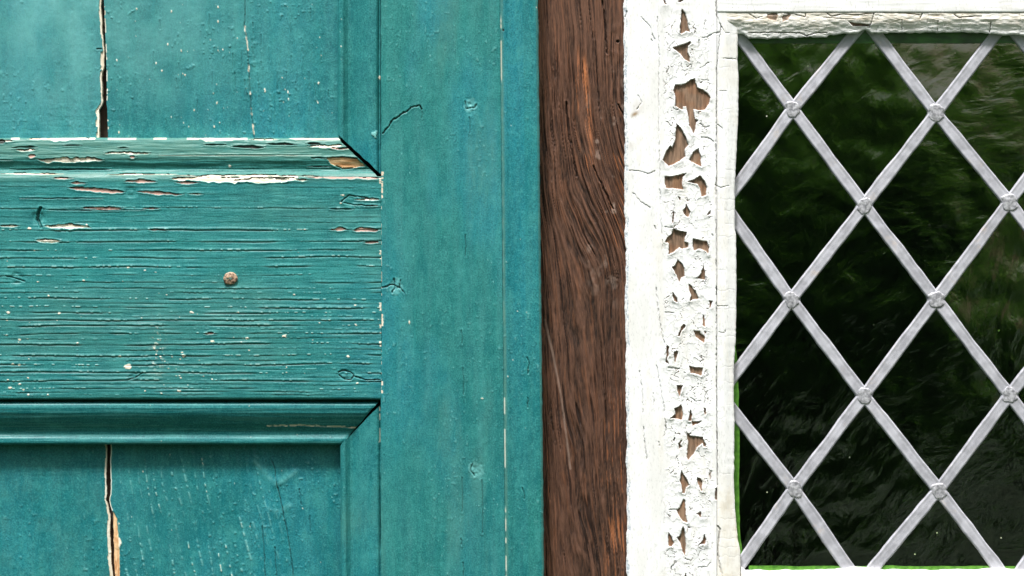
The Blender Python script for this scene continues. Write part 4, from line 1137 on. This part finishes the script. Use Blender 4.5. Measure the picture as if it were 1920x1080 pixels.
# --- dark room behind the glass
def box(name, x0, x1, y0, y1, z0, z1, mat, parent=None, flip=False):
    vs = [(x, y, z) for x in (x0, x1) for y in (y0, y1) for z in (z0, z1)]
    fs = [(0, 1, 3, 2), (4, 6, 7, 5), (0, 4, 5, 1), (2, 3, 7, 6), (0, 2, 6, 4), (1, 5, 7, 3)]
    me = bpy.data.meshes.new(name); me.from_pydata(vs, [], fs)
    return link_mesh(name, me, mat, parent)
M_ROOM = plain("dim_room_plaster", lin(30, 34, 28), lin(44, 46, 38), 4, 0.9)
rx0, rx1, rz0, rz1, ry0, ry1 = 0.05, 0.95, -0.75, 0.75, 0.034, 1.6
tk = 0.03
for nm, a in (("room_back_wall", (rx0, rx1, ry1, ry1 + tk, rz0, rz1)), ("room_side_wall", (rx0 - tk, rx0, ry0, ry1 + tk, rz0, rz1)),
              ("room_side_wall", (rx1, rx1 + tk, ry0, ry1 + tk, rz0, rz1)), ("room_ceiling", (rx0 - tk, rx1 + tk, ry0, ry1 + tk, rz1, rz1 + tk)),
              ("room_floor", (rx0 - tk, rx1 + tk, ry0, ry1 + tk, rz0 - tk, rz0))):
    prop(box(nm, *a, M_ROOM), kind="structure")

# ------------------------------------------------------------------ garden behind the camera, low trees seen as reflections, tall ones added to block low sky
gm = plain("mown_lawn", lin(30, 48, 20), lin(48, 66, 30), 6, 0.9)
me = bpy.data.meshes.new("ground")
me.from_pydata([(-60, -120, -1.25), (60, -120, -1.25), (60, 0.4, -1.25), (-60, 0.4, -1.25)], [], [(0, 1, 2, 3)])
prop(link_mesh("ground", me, gm), kind="structure")
def leaf_mat(c1, c2):
    n = NT("green_leaves")
    c = n.mix(n.ramp(n.noise(5, (1, 1, 1), 5), 0.3, 0.7), c1, c2)
    n.link(c, n.p.inputs["Base Color"])
    n.p.inputs["Roughness"].default_value = 0.5
    tr = n.t.nodes.new("ShaderNodeBsdfTranslucent"); n.link(n.mix(1.0, c, (1.6, 1.9, 0.7, 1), 'MULTIPLY'), tr.inputs[0])
    ms = n.t.nodes.new("ShaderNodeMixShader"); ms.inputs[0].default_value = 0.5
    n.link(n.p.outputs[0], ms.inputs[1]); n.link(tr.outputs[0], ms.inputs[2]); n.link(ms.outputs[0], n.out.inputs[0])
    return n.m
M_LEAF = leaf_mat((0.05, 0.13, 0.03, 1), (0.17, 0.30, 0.07, 1))
M_BARK = plain("bark", lin(60, 48, 38), lin(92, 76, 60), 20, 0.9, 0.6, 0.01, (1, 1, 0.2))
def tree(x, y, h, rad, seed, label, nleaf, ls=1.0):
    r = np.random.default_rng(seed)
    t = thing("garden_tree", label, "tree", (x, y, -1.25))
    t["group"] = "trees across the garden from the house"
    # trunk and limbs
    vs, fs = [], []
    def limb(a, b, ra, rb):
        a = np.array(a, float); b = np.array(b, float); d = (b - a) / np.linalg.norm(b - a)
        s = np.cross(d, [0.3, 1, 0.1]); s /= np.linalg.norm(s); q = np.cross(d, s); n0 = len(vs)
        for c, rr in ((a, ra), (b, rb)):
            for k in range(8):
                an = k * math.pi / 4; vs.append(tuple(c + rr * (math.cos(an) * s + math.sin(an) * q)))
        for k in range(8): fs.append((n0 + k, n0 + (k + 1) % 8, n0 + 8 + (k + 1) % 8, n0 + 8 + k))
    limb((x, y, -1.25), (x, y, -1.25 + h * 0.45), 0.13, 0.09)
    cl = []
    for k in range(11):
        an = r.uniform(0, 6.28); e = (x + math.cos(an) * rad * r.uniform(.3, .75), y + math.sin(an) * rad * r.uniform(.3, .7), -1.25 + h * r.uniform(0.3, 0.88))
        limb((x, y, -1.25 + h * r.uniform(0.15, 0.42)), e, 0.05, 0.015); cl.append(e)
    me = bpy.data.meshes.new("trunk"); me.from_pydata(vs, [], fs); link_mesh("trunk", me, M_BARK, t)
    # crown of small leaf faces in clumps
    cl = np.array(cl + [(x + r.normal() * rad * 0.5, y + r.normal() * rad * 0.4, -1.25 + h * r.uniform(0.12, 0.95)) for _ in range(26)])
    c = cl[r.integers(0, len(cl), nleaf)] + r.normal(size=(nleaf, 3)) * np.array([0.26, 0.26, 0.22]) * rad
    c[:, 2] = np.maximum(c[:, 2], -1.2)
    a = r.normal(size=(nleaf, 3)); a /= np.linalg.norm(a, axis=1)[:, None]
    b = np.cross(a, r.normal(size=(nleaf, 3))); b /= np.linalg.norm(b, axis=1)[:, None]
    s = r.uniform(0.03, 0.06, (nleaf, 1)) * ls
    co = np.stack([c - a * s, c + b * s * 0.5, c + a * s, c - b * s * 0.5], 1).reshape(-1, 3)
    me = bpy.data.meshes.new("crown"); me.vertices.add(nleaf * 4); me.vertices.foreach_set("co", co.ravel())
    me.loops.add(nleaf * 4); me.loops.foreach_set("vertex_index", np.arange(nleaf * 4, dtype=np.int32))
    me.polygons.add(nleaf); me.polygons.foreach_set("loop_start", np.arange(nleaf, dtype=np.int32) * 4); me.update(calc_edges=True)
    link_mesh("crown", me, M_LEAF, t)
tree(0.66, -7.2, 2.25, 0.7, 3, "slim leafy green tree opposite the window, nearest to the house, seen in its glass", 20000)
tree(0.3, -10.5, 2.5, 1.1, 5, "broad leafy tree behind the slim one in the garden opposite the window", 20000)
tree(2.3, -11.5, 2.35, 1.0, 6, "thin low tree at the far right of the garden with sky showing through its leaves", 3600)
tree(-1.8, -9.5, 5.0, 1.4, 8, "tall leafy green tree added opposite the teal door to block low sky light", 12000, 2.2)  # unseen tree, added so less low sky light fills the undersides
tree(-4.6, -8.0, 5.4, 1.6, 9, "tallest leafy tree added at the far left of the garden to cut low sky light", 12000, 2.4)  # unseen, added on the left to block sky near the horizon
tree(4.9, -8.0, 5.2, 1.6, 10, "tall leafy tree added at the far right of the garden, well past the window, to cut low sky light", 12000, 2.4)  # unseen, added on the right to block sky near the horizon
tree(-3.6, -5.6, 6.4, 1.7, 12, "tall leafy tree added at the left side of the garden, closest to the house, to hold back low sky light", 12000, 2.6)  # unseen blocker added close by, keeps low sky fill down from the left
tree(3.9, -5.4, 6.2, 1.6, 13, "tall leafy tree added at the right side of the garden, closest to the house, to hold back low sky light", 12000, 2.6)  # unseen blocker added close by, keeps low sky fill down from the right
